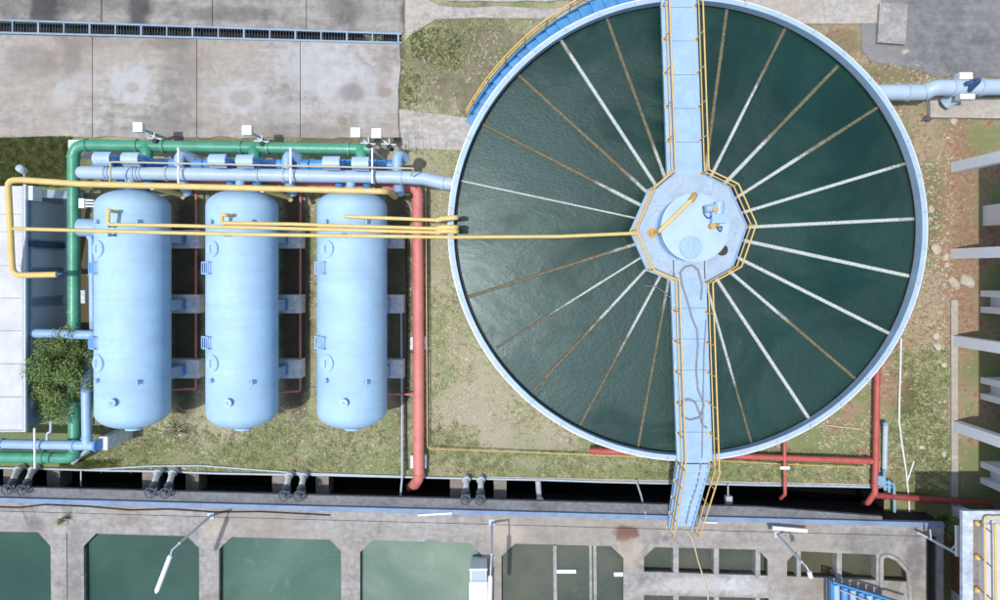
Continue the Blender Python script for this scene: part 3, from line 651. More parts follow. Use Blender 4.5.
# green
ZG = 1.55
pipe('green_pipe', 'large green pipe framing the tanks on the north and west', [P(371, 149.5, ZG), P(73.5, 145, ZG), P(74.5, 440, ZG), P(74.5, 457.5, ZG-.1), P(-60, 456, ZG-.1)], .215, M['green'], .5, fx=(87, 44), fy=(158, 272, 312, 330, 452), fr=1.16)
hp = bpy.data.objects['green_pipe']
for fxp in (137, 163.5, 241, 268, 349):
    p = P(fxp, 145+.0155*(fxp-73), ZG); child('flange', MB().lathe([(-.05, .2), (-.05, .26), (.05, .26), (.05, .2)], p, (1, .0, 0), 20, False), M['green'], hp)
for x, nme in zip((148, 255.5, 362), TN):
    p = P(x, 145.3+.0155*(x-73), ZG)
    child('branch_tee', MB().tube(fillet([p+Vector((-.05, .05, 0)), p+Vector((0, -.25, .12)), p+Vector((.0, -.75, .1)), p+Vector((.05, -1.2, -.5))], .3), [.25]+[.23]*99 if False else .225, 18), M['green'], hp)
for x, py, nme in ((138, 127.5, 'leftmost tank'), (247, 130.5, 'middle tank'), (355.5, 132.7, 'rightmost tank, left of its pair'), (376.5, 133.5, 'rightmost tank, right of its pair')):
    p = P(x, py, 2.2)
    r = thing('control_box', f'white square control box behind the {nme}', 'box', (p.x, p.y, 0), 'white control boxes')
    child('box_body', MB().box((p.x, p.y, 2.1), (.32, .32, .22)), M['white'], r)
    child('lid', MB().box((p.x, p.y, 2.225), (.35, .35, .03)), M['white'], r)
    child('stem', MB().cyl((p.x, p.y, 0), (p.x, p.y, 1.9), .05, 10), M['galv'], r)
    child('bracket', MB().bar((p.x, p.y, 1.5), (p.x+.45, p.y-.42, 1.5), .07, .05).bar((p.x+.1, p.y-.3, 1.75), (p.x+.65, p.y-.34, 1.75), .05, .05).bar((p.x+.4, p.y-.1, 1.8), (p.x+.4, p.y-.5, 1.8), .04, .04), M['galv'], r)
    child('actuator', MB().cyl((p.x+.42, p.y-.42, 1.3), (p.x+.42, p.y-.42, 1.85), .09, 12), M['dark'], r)
for x in (178, 286.5, 372.5):
    pass
o = MB().box(P(84, 150, .5), (.6, .6, 1.0)); tag(o.build('pipe_block', M['plinth']), 'white concrete support block under the north-west green elbow', 'block')
for y, s in ((296.5, 'beside the leftmost tank'),):
    c = P(85, y, .5); tag(MB().box((c.x, c.y, .4), (.42, .5, .8)).build('pipe_block', M['plinth']), f'pale concrete block {s} and the green pipe', 'block')
# thin white posts carrying pipes (north side)
for x, nme in zip((180.5, 292, 373), TN):
    p = P(x, 150, 3.0); q = P(x, 184, 3.0); r = thing('pipe_rack', f'thin white pipe rack post standing at the right of the {nme} tank end', 'rack', (p.x, p.y, 0), 'white pipe racks')
    child('post', MB().cyl((p.x, p.y, 0), (p.x, p.y, 3.2), .045, 8), M['white'], r)
    child('arm', MB().bar((p.x, p.y+.05, 3.15), (q.x, q.y, 3.15), .06, .05), M['white'], r)
# west: blue pipes
pipe('blue_ground_pipe', 'light blue pipe running left below the tree at the lower left', [P(-60, 442.5, 2.0), P(97, 445.5, 2.0)], .175, M['blue'], fx=(3, 36, 74), fr=1.2)
pipe('blue_riser_pipe', 'light blue pipe running north from the blue tee beside the leftmost tank', [P(87, 445, 2.0), P(86, 388, 2.0), P(86, 385, 1.6), P(92, 345, 1.4)], .17, M['blue'], .3, fy=(391, 438), fr=1.18)
p = P(96, 446, 2.0); r = thing('pipe_end_block', 'grey thrust block beside the blank end of the blue pipe', 'block', (p.x, p.y, 0))
child('block', MB().box((p.x+.16, p.y+.05, .9), (.3, .5, 1.8)), M['plinth'], r)
p = P(97.2, 445.6, 2.0); child('blank_flange', MB().lathe([(-.04, .1), (-.04, .23), (.04, .23), (.05, 0)], p, (1, 0, .1), 20, False), M['midblue'], r)
pipe('blue_cross_pipe', 'light blue pipe crossing over the green pipe just above the tree', [P(29, 333.2, 2.0), P(94, 335, 2.0), P(100, 335.3, 1.6)], .17, M['blue'], .2, fx=(54, 74), fr=1.16)
pipe('blue_side_pipe', 'narrow light blue pipe close along the left flank of the leftmost tank', [P(87, 232, 2.0), P(91.5, 240, 2.0), P(92.5, 320, 2.0), P(93, 332, 1.6)], .11, M['blue'], .25)
pipe('blue_stub_pipe', 'short fat light blue pipe between the green pipe and the leftmost tank', [P(79.5, 227.5, 2.05), P(100, 228, 2.0)], .33, M['blue'])
conduit('strut_pole', 'short slim white strut leaning from the blue tee to the trench edge', [P(88, 449, 1.9), P(73, 463, .3)], .075, M['galv'])
conduit('thin_grey_riser', 'thin grey bent pipe between the roof corner and the blue ground pipe', [P(51, 421, 2.2), P(50.5, 432, 2.1), P(47, 433, 2.1), P(47, 440, 2.1)], .045, M['galv'])
r = thing('junction_box', 'small white junction box with pipes at the upper left of the leftmost tank', 'box', P(83, 203, 2.6))
child('box_body', MB().box(P(83, 203.5, 2.6), (.2, .34, .2)), M['white'], r)
for k in range(3): child('tube', MB().cyl(P(84, 200+k*3, 2.62), P(94, 200.5+k*3, 2.6), .035, 8), M['white'], r)

# ------------------------------------------------------------------ control room at the left edge
ZRF = 2.35
def rp_(x, y): return P(x, y, ZRF)
c0 = rp_(26.5, 186); c1 = rp_(26, 430)
r = thing('control_room', 'low control room with white panelled roof and blue-grey window wall at left edge', 'building', (c0.x, (c0.y+c1.y)/2, 0))
xe = (c0.x+c1.x)/2; yT, yB = c0.y, c1.y; xw = -30
child('wall', MB().prism([(xw, yB+.06), (xe-.06, yB+.06), (xe-.06, yT-.06), (xw, yT-.06)], 0, ZRF-.06), M['roomwall'], r)
ysp = [186, 214.5, 232, 265.5, 298, 330.5, 363.5, 396.5, 430]
for i in range(8):
    ya, yb_ = rp_(0, ysp[i]+.5).y, rp_(0, ysp[i+1]-.5).y
    for k in range(3):
        xa = xe-.1-k*1.5; child('roof_panel', MB().box((xa-.73, (ya+yb_)/2, ZRF+.01), (1.44, ya-yb_, .05)), M['roofpanel'], r)
child('roof_edge', MB().box((xe-.03, (yT+yB)/2, ZRF-.0), (.1, yT-yB+.1, .12)), M['galv'], r)
child('roof_joint', MB().box((xe-2.5, (yT+yB)/2, ZRF-.04), (4.8, yT-yB, .03)), M['grey'], r)
child('fascia', MB().box((xe-2.5, yB-.03, ZRF-.03), (5.0, .06, .16)), M['galv'], r)
pys = [(yT-.45, yT-1.95), (yT-2.25, yT-3.0), (yT-3.3, yT-4.1), (yT-4.4, yT-6.2), (yT-6.5, yT-8.1)]
for i, (ya, yb_) in enumerate(pys):
    wn = child('window', MB().box((xe-.045, (ya+yb_)/2, 1.15), (.05, ya-yb_, 1.75)), M['glass'], r)
    for z in (.27, 2.03): sub('frame', MB().box((xe-.03, (ya+yb_)/2, z), (.08, ya-yb_+.1, .07)), M['grey'], wn)
    for y in (ya, yb_): sub('frame', MB().box((xe-.028, y, 1.15), (.085, .07, 1.8)), M['roomwall'], wn)
child('mullion', MB().box((xe-.0, yT-2.1, 1.15), (.12, .18, 2.2)), M['darkblue'], r)
child('sill', MB().box((xe+.03, (yT+yB)/2, .12), (.2, yT-yB, .2)), M['grey'], r)
tag(MB().box((xe+.06, yT-.25, 2.05), (.28, .52, .5)).box((xe+.205, yT-.25, 2.05), (.012, .4, .38)).build('wall_unit', M['white']), 'white air-conditioning box on the top end of the window wall', 'wall unit')
o = tag(MB().bar(P(33, 193, 1.9), P(83, 196, 1.0), .3, .12).build('grey_beam', M['galv']), 'pale grey steel beam lying between the control room and the green pipe', 'beam')
for y_ in (0,):
    tag(MB().cyl(P(24.5, 183, 2.2), P(24.5, 170, 3.0), .04, 8).lathe([(0, .12), (.1, .13), (.3, .13), (.3, 0)], P(24.5, 171.5, 2.9), (0, .3, 1), 12).build('vent_stack', M['galv']), 'small grey vent stack beside the roof corner in dark grass', 'vent')

# ------------------------------------------------------------------ foliage
def leafball(mb, c, rx, ry, rz, n, size, rng):
    for _ in range(n):
        while True:
            d = Vector((rng.uniform(-1, 1), rng.uniform(-1, 1), rng.uniform(-1, 1)))
            if .15 < d.length < 1: break
        p = Vector((c[0]+d.x*rx, c[1]+d.y*ry, c[2]+d.z*rz))
        a = Vector((rng.gauss(0, 1), rng.gauss(0, 1), rng.gauss(0, .6))).normalized(); b_ = a.orthogonal().normalized()
        b_ = (b_+a.cross(b_)*rng.uniform(-1, 1)).normalized(); s = size*rng.uniform(.6, 1.4)
        mb.add([p, p+a*s*.5+b_*s*.16, p+a*s, p+a*s*.5-b_*s*.16], [(0, 1, 2, 3)])
rng = random.Random(3)
tc = P(56, 377, 2.2)
tr_ = thing('small_tree', 'small feathery green tree between the control room and the leftmost tank', 'tree', (tc.x, tc.y, 0))
tk = MB(); base = Vector((tc.x+.9, tc.y-.1, 0))
base = Vector((tc.x+.15, tc.y, 0)); tk.tube([base, base+Vector((.05, 0, .7)), base+Vector((-.05, .05, 1.4)), base+Vector((0, 0, 2.4))], [.1, .08, .06, .02], 8)
cl = MB()
for i in range(34):
    a = rng.uniform(0, 6.28); rr = rng.uniform(.1, 1.25)**.8; z = rng.uniform(1.2, 3.0)-rr*.5
    e = Vector((tc.x+math.cos(a)*rr*1.1, tc.y+math.sin(a)*rr*1.25, z)); s = base+Vector((0, 0, rng.uniform(.6, 1.6)))
    tk.tube([s, (s+e)/2+Vector((0, 0, .12)), e], [.035, .022, .008], 5)
    leafball(cl, e, .46, .46, .34, 420, .10, rng)
    for _ in range(3):
        f = e+Vector((rng.gauss(0, .35), rng.gauss(0, .35), rng.gauss(0, .15))); leafball(cl, f, .2, .2, .14, 110, .09, rng)
child('trunk', tk, M['bark'], tr_); child('crown', cl, M['leaf'], tr_)
def weed(name, label, px, py, z, w_, h_, n, mat):
    p = P(px, py, z); mb = MB()
    for _ in range(n):
        a = rng.uniform(0, 6.28); t = rng.uniform(.2, 1.0); r0 = rng.uniform(0, w_*.3)
        s = p+Vector((math.cos(a)*r0, math.sin(a)*r0, 0)); e = p+Vector((math.cos(a)*w_*t, math.sin(a)*w_*t, h_*rng.uniform(.4, 1)))
        k = Vector((-math.sin(a), math.cos(a), 0))*rng.uniform(.008, .02)
        md = (s+e)/2+Vector((0, 0, h_*.25)); mb.add([s-k, s+k, md+k, e, md-k], [(0, 1, 2, 4), (4, 2, 3)])
    return tag(mb.build(name, mat), label, 'weed')
weed('dry_weed', 'dry straw-coloured weed below the gap between the first two tanks', 176, 430, 0, .7, .9, 34, M['straw'])
weed('deck_weed', 'tall thin weed growing on the concrete joint at lower left', 66, 518, ZB, .3, .5, 40, M['tuft'])
weed('corner_weed', 'green weed growing at the right end of the blue coping', 938, 518, .3, .7, .8, 160, M['leaf'])
weed('channel_weed', 'low green weed inside the drain channel grating', 375, 38.5, -.3, .5, .3, 120, M['tuft'])

# ------------------------------------------------------------------ clarifier
HR = 3.2; kR = (H-HR)/F
CXY = P(688, 228, HR); RO = 238.5*kR; SY = .97; RI = RO-.14; HW = HR-.48
def CP(ang, r, z): return Vector((CXY.x+math.cos(R(ang))*r, CXY.y+math.sin(R(ang))*r*SY, z))
cl_ = thing('clarifier_tank', 'huge round pale blue clarifier tank of dark water with radial launders', 'tank', (CXY.x, CXY.y, 0))
mb = MB(); n = 144
def ringwall(mb, prof, n=144, smooth=True):
    vs = [CP(360*k/n, r, z) for r, z in prof for k in range(n)]; L = len(prof)
    mb.add(vs, [(i*n+k, i*n+(k+1) % n, (i+1)*n+(k+1) % n, (i+1)*n+k) for i in range(L-1) for k in range(n)], smooth)
ringwall(mb, [(RO, -.1), (RO, HR-.1)]); child('outer_wall', mb, M['rim'], cl_)
mb = MB(); ringwall(mb, [(RI, HR-.03), (RI, 0.2)]); child('inner_wall', mb, M['rim'], cl_)
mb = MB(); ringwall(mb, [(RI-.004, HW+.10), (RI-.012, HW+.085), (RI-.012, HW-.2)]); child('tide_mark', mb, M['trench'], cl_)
mb = MB(); ringwall(mb, [(RO, HR-.1), (RO+.03, HR-.1), (RO+.03, HR), (RI, HR), (RI, HR-.03)], smooth=False); child('rim', mb, M['rim'], cl_)
mb = MB()
ringwall(mb, [(RO+.03, HR-.08), (RO+.07, HR-.08), (RO+.07, HR-.02), (RO+.03, HR-.02)], smooth=False); child('rim_angle', mb, M['white'], cl_)
for k in range(40):
    a = k*9+4; p = CP(a, RO+.0, HR+.02); child('rim_clip', MB().box(p, (.14, .05, .05), R(a)), M['grey'], cl_)
vs = [CP(360*k/96, RI+.05, HW) for k in range(96)]
wme = MB(); wme.add(vs, [tuple(range(96))]); tag(wme.build('clarifier_water', M['water']), kind='structure')
# launders: angle -> (clean length fraction, radius scale)
LA = {0: 1.0, 1: 1.0, 2: .55, 3: .55, 4: .7, 5: .35, 6: .3, 7: .45, 8: .9, 9: .45, 10: .35, 11: .95, 12: .2, 13: .30, 14: .5, 15: .42, 16: .55, 17: .2, 18: .1, 19: .5, 20: 1.0, 21: .6, 22: 1.0, 23: 1.0}
# measured outer and inner ends (px) at the water
LP = [((913, 219), (752, 227)), ((904, 164), (748, 211)), ((877, 108), (742, 194)), ((838, 66), (728, 180)), ((785, 29), (712, 174)), ((727, 9), (705, 172)),
      ((606, 16), (665, 178)), ((559, 38), (654, 183)), ((515, 72), (642, 188)), ((482, 124), (640, 205)), ((461, 181), (634, 218)),
      ((468, 297), (636, 244)), ((496, 348), (640, 258)), ((533, 391), (647, 268)), ((580, 425), (660, 276)), ((638, 447), (668, 283)),
      ((752, 445), (707, 288)), ((809, 419), (717, 280)), ((857, 380), (730, 272)), ((888, 333), (742, 260)), ((908, 276), (750, 242))]
CL = [.97, .95, .5, .35, .62, .12, .22, .95, .12, .25, 1.05, .12, .55, .40, .45, .15, .6, 1.05, .45, 1.0, 1.05]
WD = [.20, .19, .20, .21, .18, .2, .19, .2, .2, .19, .11, .19, .13, .17, .16, .17, .15, .2, .2, .2, .21]
cc = P(690, 228, HW+.02)
for (po, pi), c, wd in zip(LP, CL, WD):
    o_ = P(po[0], po[1], HW+.02); i_ = P(pi[0], pi[1], HW+.02); d = (o_-i_); d2 = d.normalized(); i_ = i_-d2*.5; L = (o_-i_).length
    mb = MB(); q = 10; N = 14; rows = []
    for k in range(N+1):
        t = L*k/N; z = .05-.05*(k/N if c < .9 else 0)
        wv = wd*(.31+random.uniform(-.03, .03)*(c < .9))
        rows += [(t, -wv, -.25), (t, -wv, z), (t, -wv*.55, z+.03), (t, wv*.55, z+.03), (t, wv, z), (t, wv, -.25)]
    fs = [(k*6+j, k*6+j+1, (k+1)*6+j+1, (k+1)*6+j) for k in range(N) for j in range(5)]+[(0, 1, 2, 3, 4, 5), tuple(N*6+j for j in (5, 4, 3, 2, 1, 0))]
    mb.add(rows, fs)
    ob = mb.build('launder', M['launder'], cl_); ob.location = i_-cl_.location; ob.rotation_euler.z = math.atan2(d.y, d.x); ob['clean'] = L*c; ob['tone'] = 0.0
for k in range(0, 24):
    pass

# bridge, platform, rails
ZD = 3.45
def bl(y): return 661+.035*y
def br(y): return 695+.035*y
bg_ = thing('walkway_bridge', 'light blue walkway bridge with yellow rails across the clarifier and down a stair', 'bridge', (CXY.x, CXY.y, 0))
def slabpx(pts, z, th): return MB().prism([P(x, y, z) for x, y in pts], z-th, z)
for y0, y1, npl in ((-60, 176, 7), (277, 463, 6)):
    for k in range(npl):
        a, b = y0+(y1-y0)*k/npl+.17, y0+(y1-y0)*(k+1)/npl-.17
        child('deck_plate', slabpx([(bl(a), a), (br(a), a), (br(b), b), (bl(b), b)], ZD+random.uniform(-.004, .006), .05), M['deck'], bg_)
octo = [(676, 173.5), (648, 190), (630, 231), (647, 270.5), (671, 280), (705.5, 283), (732, 267.5), (746.5, 226), (729, 187), (703, 174)]
child('platform', slabpx(octo, ZD-.004, .1), M['platform'], bg_)
for s, fn in ((1, bl), (-1, br)):
    for y0, y1 in ((-60, 180), (276, 463)):
        child('girder', MB().bar(P(fn(y0)+s*1.6, y0, ZD-.26), P(fn(y1)+s*1.6, y1, ZD-.26), .1, .4), M['blue'], bg_)
for i in range(len(octo)):
    a, b = octo[i], octo[(i+1) % len(octo)]
    if i in (4, 9): continue
    child('kick_plate', MB().bar(P(a[0], a[1], ZD+.03), P(b[0], b[1], ZD+.03), .03, .14), M['blue'], bg_)
def rail(pts, parent, h=1.0, every=1.1, mat=None, rr=.028, start=True):
    mat = mat or M['rail']; pts = [Vector(p) for p in pts]
    for nme, hh, r_ in (('handrail', h, rr), ('mid_rail', h*.52, rr*.8)):
        child(nme, MB().tube(fillet([p+Vector((0, 0, hh)) for p in pts], .08, 3), r_, 8), mat, parent)
    for i in range(len(pts)-1):
        a, b = pts[i], pts[i+1]; n = max(1, round((b-a).length/every))
        for k in range(n+(1 if i == len(pts)-2 else 0)):
            p = a.lerp(b, k/n); child('rail_post', MB().cyl(p-Vector((0, 0, .1)), p+Vector((0, 0, h)), .022, 8).box(p+Vector((0, 0, .01)), (.1, .1, .02)), mat, parent)
inset = lambda x, y, k=.985: P(688.5+(x-688.5)*k, 228+(y-228)*k, ZD)
ydw = lambda y: (P(bl(y)+1, y, ZD), P(br(y)-1, y, ZD))
ST = [P(bl(463)+1, 463, ZD), P(br(463)-1, 463, ZD)]
SB = [P(668, 528, ZB), P(691, 528, ZB)]
west = [ydw(-60)[0], ydw(174)[0]]+[inset(*octo[i]) for i in (1, 2, 3)]+[ydw(280)[0], ST[0]]
east = [ydw(-60)[1], ydw(174)[1]]+[inset(*octo[i]) for i in (8, 7, 6)]+[ydw(282)[1], ST[1]]
rail(west, bg_); rail(east, bg_)
# stair down to the basin
NS = 12
dv = [SB[0]-ST[0], SB[1]-ST[1]]
for k in range(1, NS):
    f = k/NS; a = ST[0]+dv[0]*f; b = ST[1]+dv[1]*f; y0 = a.y+.17; y1 = a.y-.11
    child('tread', MB().prism([(a.x, y0), (b.x, y0), (b.x, y1), (a.x, y1)], a.z-.04, a.z), M['deck'], bg_)
for i in (0, 1):
    child('stringer', MB().bar(ST[i]+Vector((0, 0, -.12)), SB[i]+Vector((0, 0, .02)), .06, .24), M['blue'], bg_)
    q = [ST[i], ST[i].lerp(SB[i], .985)]
    rail([q[0]+Vector(((-.03, .03)[i], 0, 0)), q[1]+Vector(((-.03, .03)[i], 0, 0))], bg_, 1.0, .95)
for x in (673.3, 704.3):
    child('plate_seam', MB().bar(P(x, 260, ZD+.0), P(x+.6, 279, ZD+.0), .03, .012), M['dark'], bg_)
# drive drum
db = P(688.5, 229, ZD); DR = 32.3*(H-ZD)/F
dr = thing('drive_housing', 'round light blue drive drum on the clarifier platform', 'drum', (db.x, db.y, ZD))
child('drum', MB().lathe([(0, DR+.03), (.06, DR+.03), (.06, DR), (.78, DR), (.78, DR+.03), (.84, DR+.03)], db, (0, 0, 1), 56, False), M['blue'], dr)
child('drum_lid', MB().lathe([(.838, DR+.035), (.85, DR-.02), (.87, 0)], db, (0, 0, 1), 56, False), M['lid'], dr)
zt = ZD+.87
p = P(690.5, 247.5, zt); child('hatch', MB().lathe([(0, .37), (.06, .37), (.07, .35), (.08, 0)], (p.x, p.y, zt-.01), (0, 0, 1), 28, False).bar((p.x-.1, p.y-.12, zt+.09), (p.x-.1, p.y+.12, zt+.09), .03, .03).bar((p.x+.1, p.y-.12, zt+.09), (p.x+.1, p.y+.12, zt+.09), .03, .03), M['deck'], dr)
p = P(719, 217, zt+.2); child('gearbox', MB().box((p.x, p.y, zt+.14), (.5, .42, .3)).cyl((p.x-.02, p.y+.1, zt+.25), (p.x-.02, p.y+.5, zt+.3), .16, 16), M['blue'], dr)
p = P(713.5, 209, zt+.3); child('motor', MB().cyl((p.x-.25, p.y, zt+.26), (p.x+.2, p.y+.06, zt+.26), .13, 16).cyl((p.x+.2, p.y+.06, zt+.26), (p.x+.28, p.y+.07, zt+.26), .08, 12), M['blue'], dr)
child('motor_cap', MB().cyl((p.x+.02, p.y-.02, zt+.34), (p.x+.02, p.y-.02, zt+.46), .09, 12), M['brass'], dr)
p = P(712.5, 226, zt+.2); child('brass_fitting', MB().cyl((p.x, p.y, zt), (p.x, p.y, zt+.28), .1, 12).cyl((p.x, p.y, zt+.14), (p.x+.25, p.y+.02, zt+.14), .05, 10), M['brass'], dr)
child('cable', MB().tube(fillet([P(703, 206, zt+.05), P(704, 214, zt+.05), P(708, 219, zt+.1), P(712, 216, zt+.2)], .1), .025, 6), M['darkblue'], dr)
child('cable', MB().tube(fillet([P(719, 228, zt+.1), P(722, 226, zt+.1), P(721, 233, zt+.05), P(716, 226, zt+.2)], .1), .022, 6), M['darkblue'], dr)
gp = P(652, 233, ZD); r = thing('gooseneck_pipe', 'yellow bent pipe leaning over the round drive drum', 'pipe', gp)
e = P(691, 200.5, zt+.45); s = P(659, 231.5, zt+.35)
child('pipe_body', MB().tube(fillet([gp+Vector((0, 0, .0)), gp+Vector((.02, 0, zt+.3-ZD)), s, e, e+Vector((.1, .1, -.05))], .1), .065, 12), M['yellow'], r)
child('base_flange', MB().lathe([(0, .17), (.05, .17), (.05, .1), (.3, .1), (.3, .13), (.34, .13), (.34, .06)], gp, (0, 0, 1), 16, False), M['brass'], r)
child('spout', MB().tube([e, e+Vector((.09, .11, .0)), e+Vector((.16, .2, -.12))], .1, 12), M['brass'], r)
tag(MB().cyl(P(722, 250, ZD), P(722, 250, ZD+.12), .16, 16).lathe([(0, .2), (.03, .2), (.03, .1)], P(722, 250, ZD), (0, 0, 1), 16, False).build('dark_cap', M['dark']), 'small dark round cap on the platform beside the drum', 'cap')
# hoses
conduit('hose', 'grey hose looped on the lower bridge deck in front of the drum', [P(x, y, ZD+.03) for x, y in ((701, 300), (702, 285), (698, 270), (692, 265), (685, 267), (680, 272), (682, 285), (687, 300), (692, 318), (697, 330), (698, 345), (696, 370), (698, 390), (704, 405), (700, 417), (690, 420), (681, 416), (680, 405), (687, 398), (695, 402), (700, 415), (702, 425), (707, 428))], .03, M['hose'], 'hose')
conduit('second_hose', 'thin grey hose lying along the right side of the lower bridge deck', [P(x, y, ZD+.025) for x, y in ((706, 320), (704, 350), (703, 400), (702, 455))]+[P(700, 470, ZD-.2), P(697, 485, 2.8), P(690, 505, 2.1), P(686, 524, 1.5)], .022, M['hose'], 'hose')
conduit('rope', 'pale rope lying from the stair foot across the basin deck', [P(686, 530, ZB+.02), P(692, 538, ZB+.02), P(695, 548, ZB+.02), P(698, 560, ZB+.02), P(703, 576, ZB+.02), P(707, 590, ZB+.02), P(710, 612, ZB+.02)], .028, M['rope'], 'rope')
conduit('loose_cable', 'short grey cable drooping from the bridge to the water below the platform', [P(645, 286, HW+.05), P(655, 286, HW+.3), P(663, 291, HW+.5), P(672, 299, ZD-.1)], .016, M['hose'], 'cable')

# curved access stair on the north-west side
cs = thing('access_stair', 'curved blue stair with yellow handrail hugging the clarifier wall at top left', 'stair', (CXY.x, CXY.y, 0))
A0, A1, NTR, W0 = 97.0, 150.0, 19, .8
def sz(a): return max(.1, 2.95-(a-A0)/(A1-A0)*2.85)
for k in range(NTR):
    a = A0+(k+.5)*(A1-A0)/NTR; h = (A1-A0)/NTR*.62; z = sz(a)
    child('tread', MB().prism([CP(a-h, RO+.05, 0), CP(a-h, RO+W0, 0), CP(a+h, RO+W0, 0), CP(a+h, RO+.05, 0)], z-.05, z), M['stairblue'], cs)
child('stringer', MB().tube([CP(a, RO+W0+.03, sz(a)-.05) for a in range(int(A0), int(A1)+1, 3)], .06, 6), M['stairblue'], cs)
for nme, hh in (('handrail', .95), ('mid_rail', .5)):
    child(nme, MB().tube([CP(a, RO+W0+.05, sz(a)+hh) for a in range(int(A0)-6, int(A1)+1, 2)], .028, 8), M['rail'], cs)
for a in range(98, 151, 6): child('rail_post', MB().cyl(CP(a, RO+W0+.05, sz(a)-.1), CP(a, RO+W0+.05, sz(a)+.95), .022, 8), M['rail'], cs)

# ------------------------------------------------------------------ right side: pipes
pipe('inlet_pipe', 'large light blue inlet pipe at upper right entering the clarifier', [P(868, 92.8, 1.0), P(925, 92.5, 1.0), P(934, 88, 1.15), P(1010, 87, 1.15), P(1090, 87, 1.15)], .30, M['header'], .5, fx=(907, 925, 952.5, 980), fr=1.14)
tag(polyslab([(930, 97), (1100, 99), (1100, 120), (930.5, 117.5)], -.05, .25).build('pipe_pad', M['path']), 'long concrete pad under the blue inlet pipe at upper right', 'pad')
ip = thing('inlet_valve', 'dark blue valve with white pads on the inlet pipe at upper right', 'valve', P(964, 85, 1.2))
child('white_pad', MB().box(P(963.5, 77, 1.25), (.5, .26, .3)), M['white'], ip); child('white_pad', MB().box(P(965, 97.5, 1.25), (.56, .2, .3)), M['white'], ip)
child('body', MB().cyl(P(968, 90, 1.3), P(978, 80, 1.7), .14, 12).bar(P(966, 84, 1.62), P(980, 80, 1.62), .16, .1), M['darkblue'], ip)
child('branch', MB().cyl(P(962, 92, .9), P(945, 104, .4), .26, 18), M['header'], ip)
tag(MB().lathe([(0, .13), (.12, .13), (.18, .08), (.2, 0)], P(926, 119, 0), (0, 0, 1), 12, False).box(P(926, 119, .2), (.3, .05, .05), .4).build('ground_valve', M['cast']), 'small dark ground valve left of the concrete pipe pad', 'valve')
pipe('red_riser_pipe', 'red pipe running down from under the clarifier rim on the right', [P(877.5, 362, .35), P(876, 440, .35), P(875, 492, .35), P(868, 502.5, .2), P(864, 503, -.5)], .115, M['red2'], .2, fy=(374, 460, 484), fr=1.25)
pipe('red_cross_pipe', 'long red pipe running along the grass below the clarifier', [P(590, 450.5, .4), P(872, 461, .4)], .115, M['red2'], fx=(594, 600, 868), fr=1.3)
pipe('red_outfall_pipe', 'dark red pipe running right from the trench end under the roof', [P(872, 495, .3), P(960, 501, .3), P(990, 502, .3), P(996, 512, .3)], .12, M['oldred'], .2, fx=(884, 891), fr=1.25)
pipe('thin_red_drop', 'thin red pipe dropping from the clarifier rim into the trench', [P(784.5, 440, .45), P(785, 494, .5), P(781, 498, .2), P(780, 498, -.4)], .07, M['red2'], .1)
o = MB().box(P(784.5, 467.5, .52), (.38, .12, .1)); tag(o.build('pipe_clamp', M['white']), 'small white clamp where the thin red pipe crosses the yellow conduit', 'clamp')
r = thing('cyan_manifold', 'small cyan plastic pipe manifold beside the red valve at the trench end', 'pipe', P(880, 478))
for pts in ([P(879, 480, .3), P(894, 484, .3), P(894.5, 512, .3)], [P(879, 485, .3), P(891, 487, .3)], [P(884, 470, .3), P(885, 490, .3)], [P(889, 480, .32), P(889, 492, .32)]):
    child('tube', MB().tube(fillet(pts, .1), .06, 8), M['cyan'], r)
child('valve_block', MB().box(P(879, 479.5, .35), (.26, .36, .3)), M['cyan'], r)
r = thing('grey_tube', 'short fat pale green tube lying beside the red pipe on the right', 'tube', P(885, 437))
child('tube_body', MB().tube([P(885.5, 425, .35), P(885, 440, .2), P(884.5, 470, .15)], .1, 14), M['galv'], r)
child('cap', MB().lathe([(0, .11), (.1, .12), (.14, .06), (.15, 0)], P(885.5, 425, .35), (0, 1, .2), 14), M['cyan'], r)
conduit('white_hose', 'long white hose trailing down the bare soil right of the clarifier', [P(x, y, .05) for x, y in ((901, 338), (900.5, 365), (899.5, 395), (899, 420), (902, 445), (906, 470), (908.5, 495), (910, 522))], .035, M['white'], 'hose')
conduit('white_branch_hose', 'short white hose branching near the shadow right of the clarifier', [P(907, 482, .06), P(914, 461, .06)], .03, M['white'], 'hose')
conduit('soil_stick', 'pale stick lying on the soil under the clarifier rim at lower right', [P(825, 425, .04), P(861, 429, .05)], .025, M['rope'], 'stick')

# ------------------------------------------------------------------ right side: raised building on columns
XC = P(955, 0, 0).x
cyp = [172, 258.3, 345, 430, 514, 598]
bd = thing('raised_building', 'raised concrete building on pale columns along the right edge', 'building', (XC+1, -3, 0))
SH = 4.2
child('floor_slab', MB().prism([(XC+.04, P(0, 163, 0).y-.1), (XC+14, P(0, 163, 0).y-.1), (XC+14, -40), (XC+.04, -40)], SH, SH+.35), M['roofslab'], bd)
for y in cyp:
    c = P(955, y, 0); child('column', MB().box((c.x+.02, c.y+.18, SH/2), (.34, .40, SH)), M['column'], bd)
for i, y in enumerate((216, 301.5, 388, 472)):
    c = P(981.5, y, 0); mb = MB()
    if i == 0: mb.box((c.x+.3, c.y, SH/2), (.5, .8, SH))
    else:
        for s in (-1, 1): mb.box((c.x+.35, c.y+s*.32, SH/2), (.8, .24, SH))
        mb.box((c.x+.5, c.y, SH/2), (.3, .4, SH))
    child('rear_pier', mb, M['column'], bd)
child('base_strip', MB().prism([P(950, 300), P(956.5, 300), P(957, 520), P(950.5, 520)], -.05, .08), M['path'], bd)
child('back_wall', MB().prism([(XC-.16, P(0, 521, 0).y), (XC+.02, P(0, 521, 0).y), (XC+.02, P(0, 589, 0).y), (XC-.16, P(0, 589, 0).y)], 0, SH-.01), M['brick'], bd)
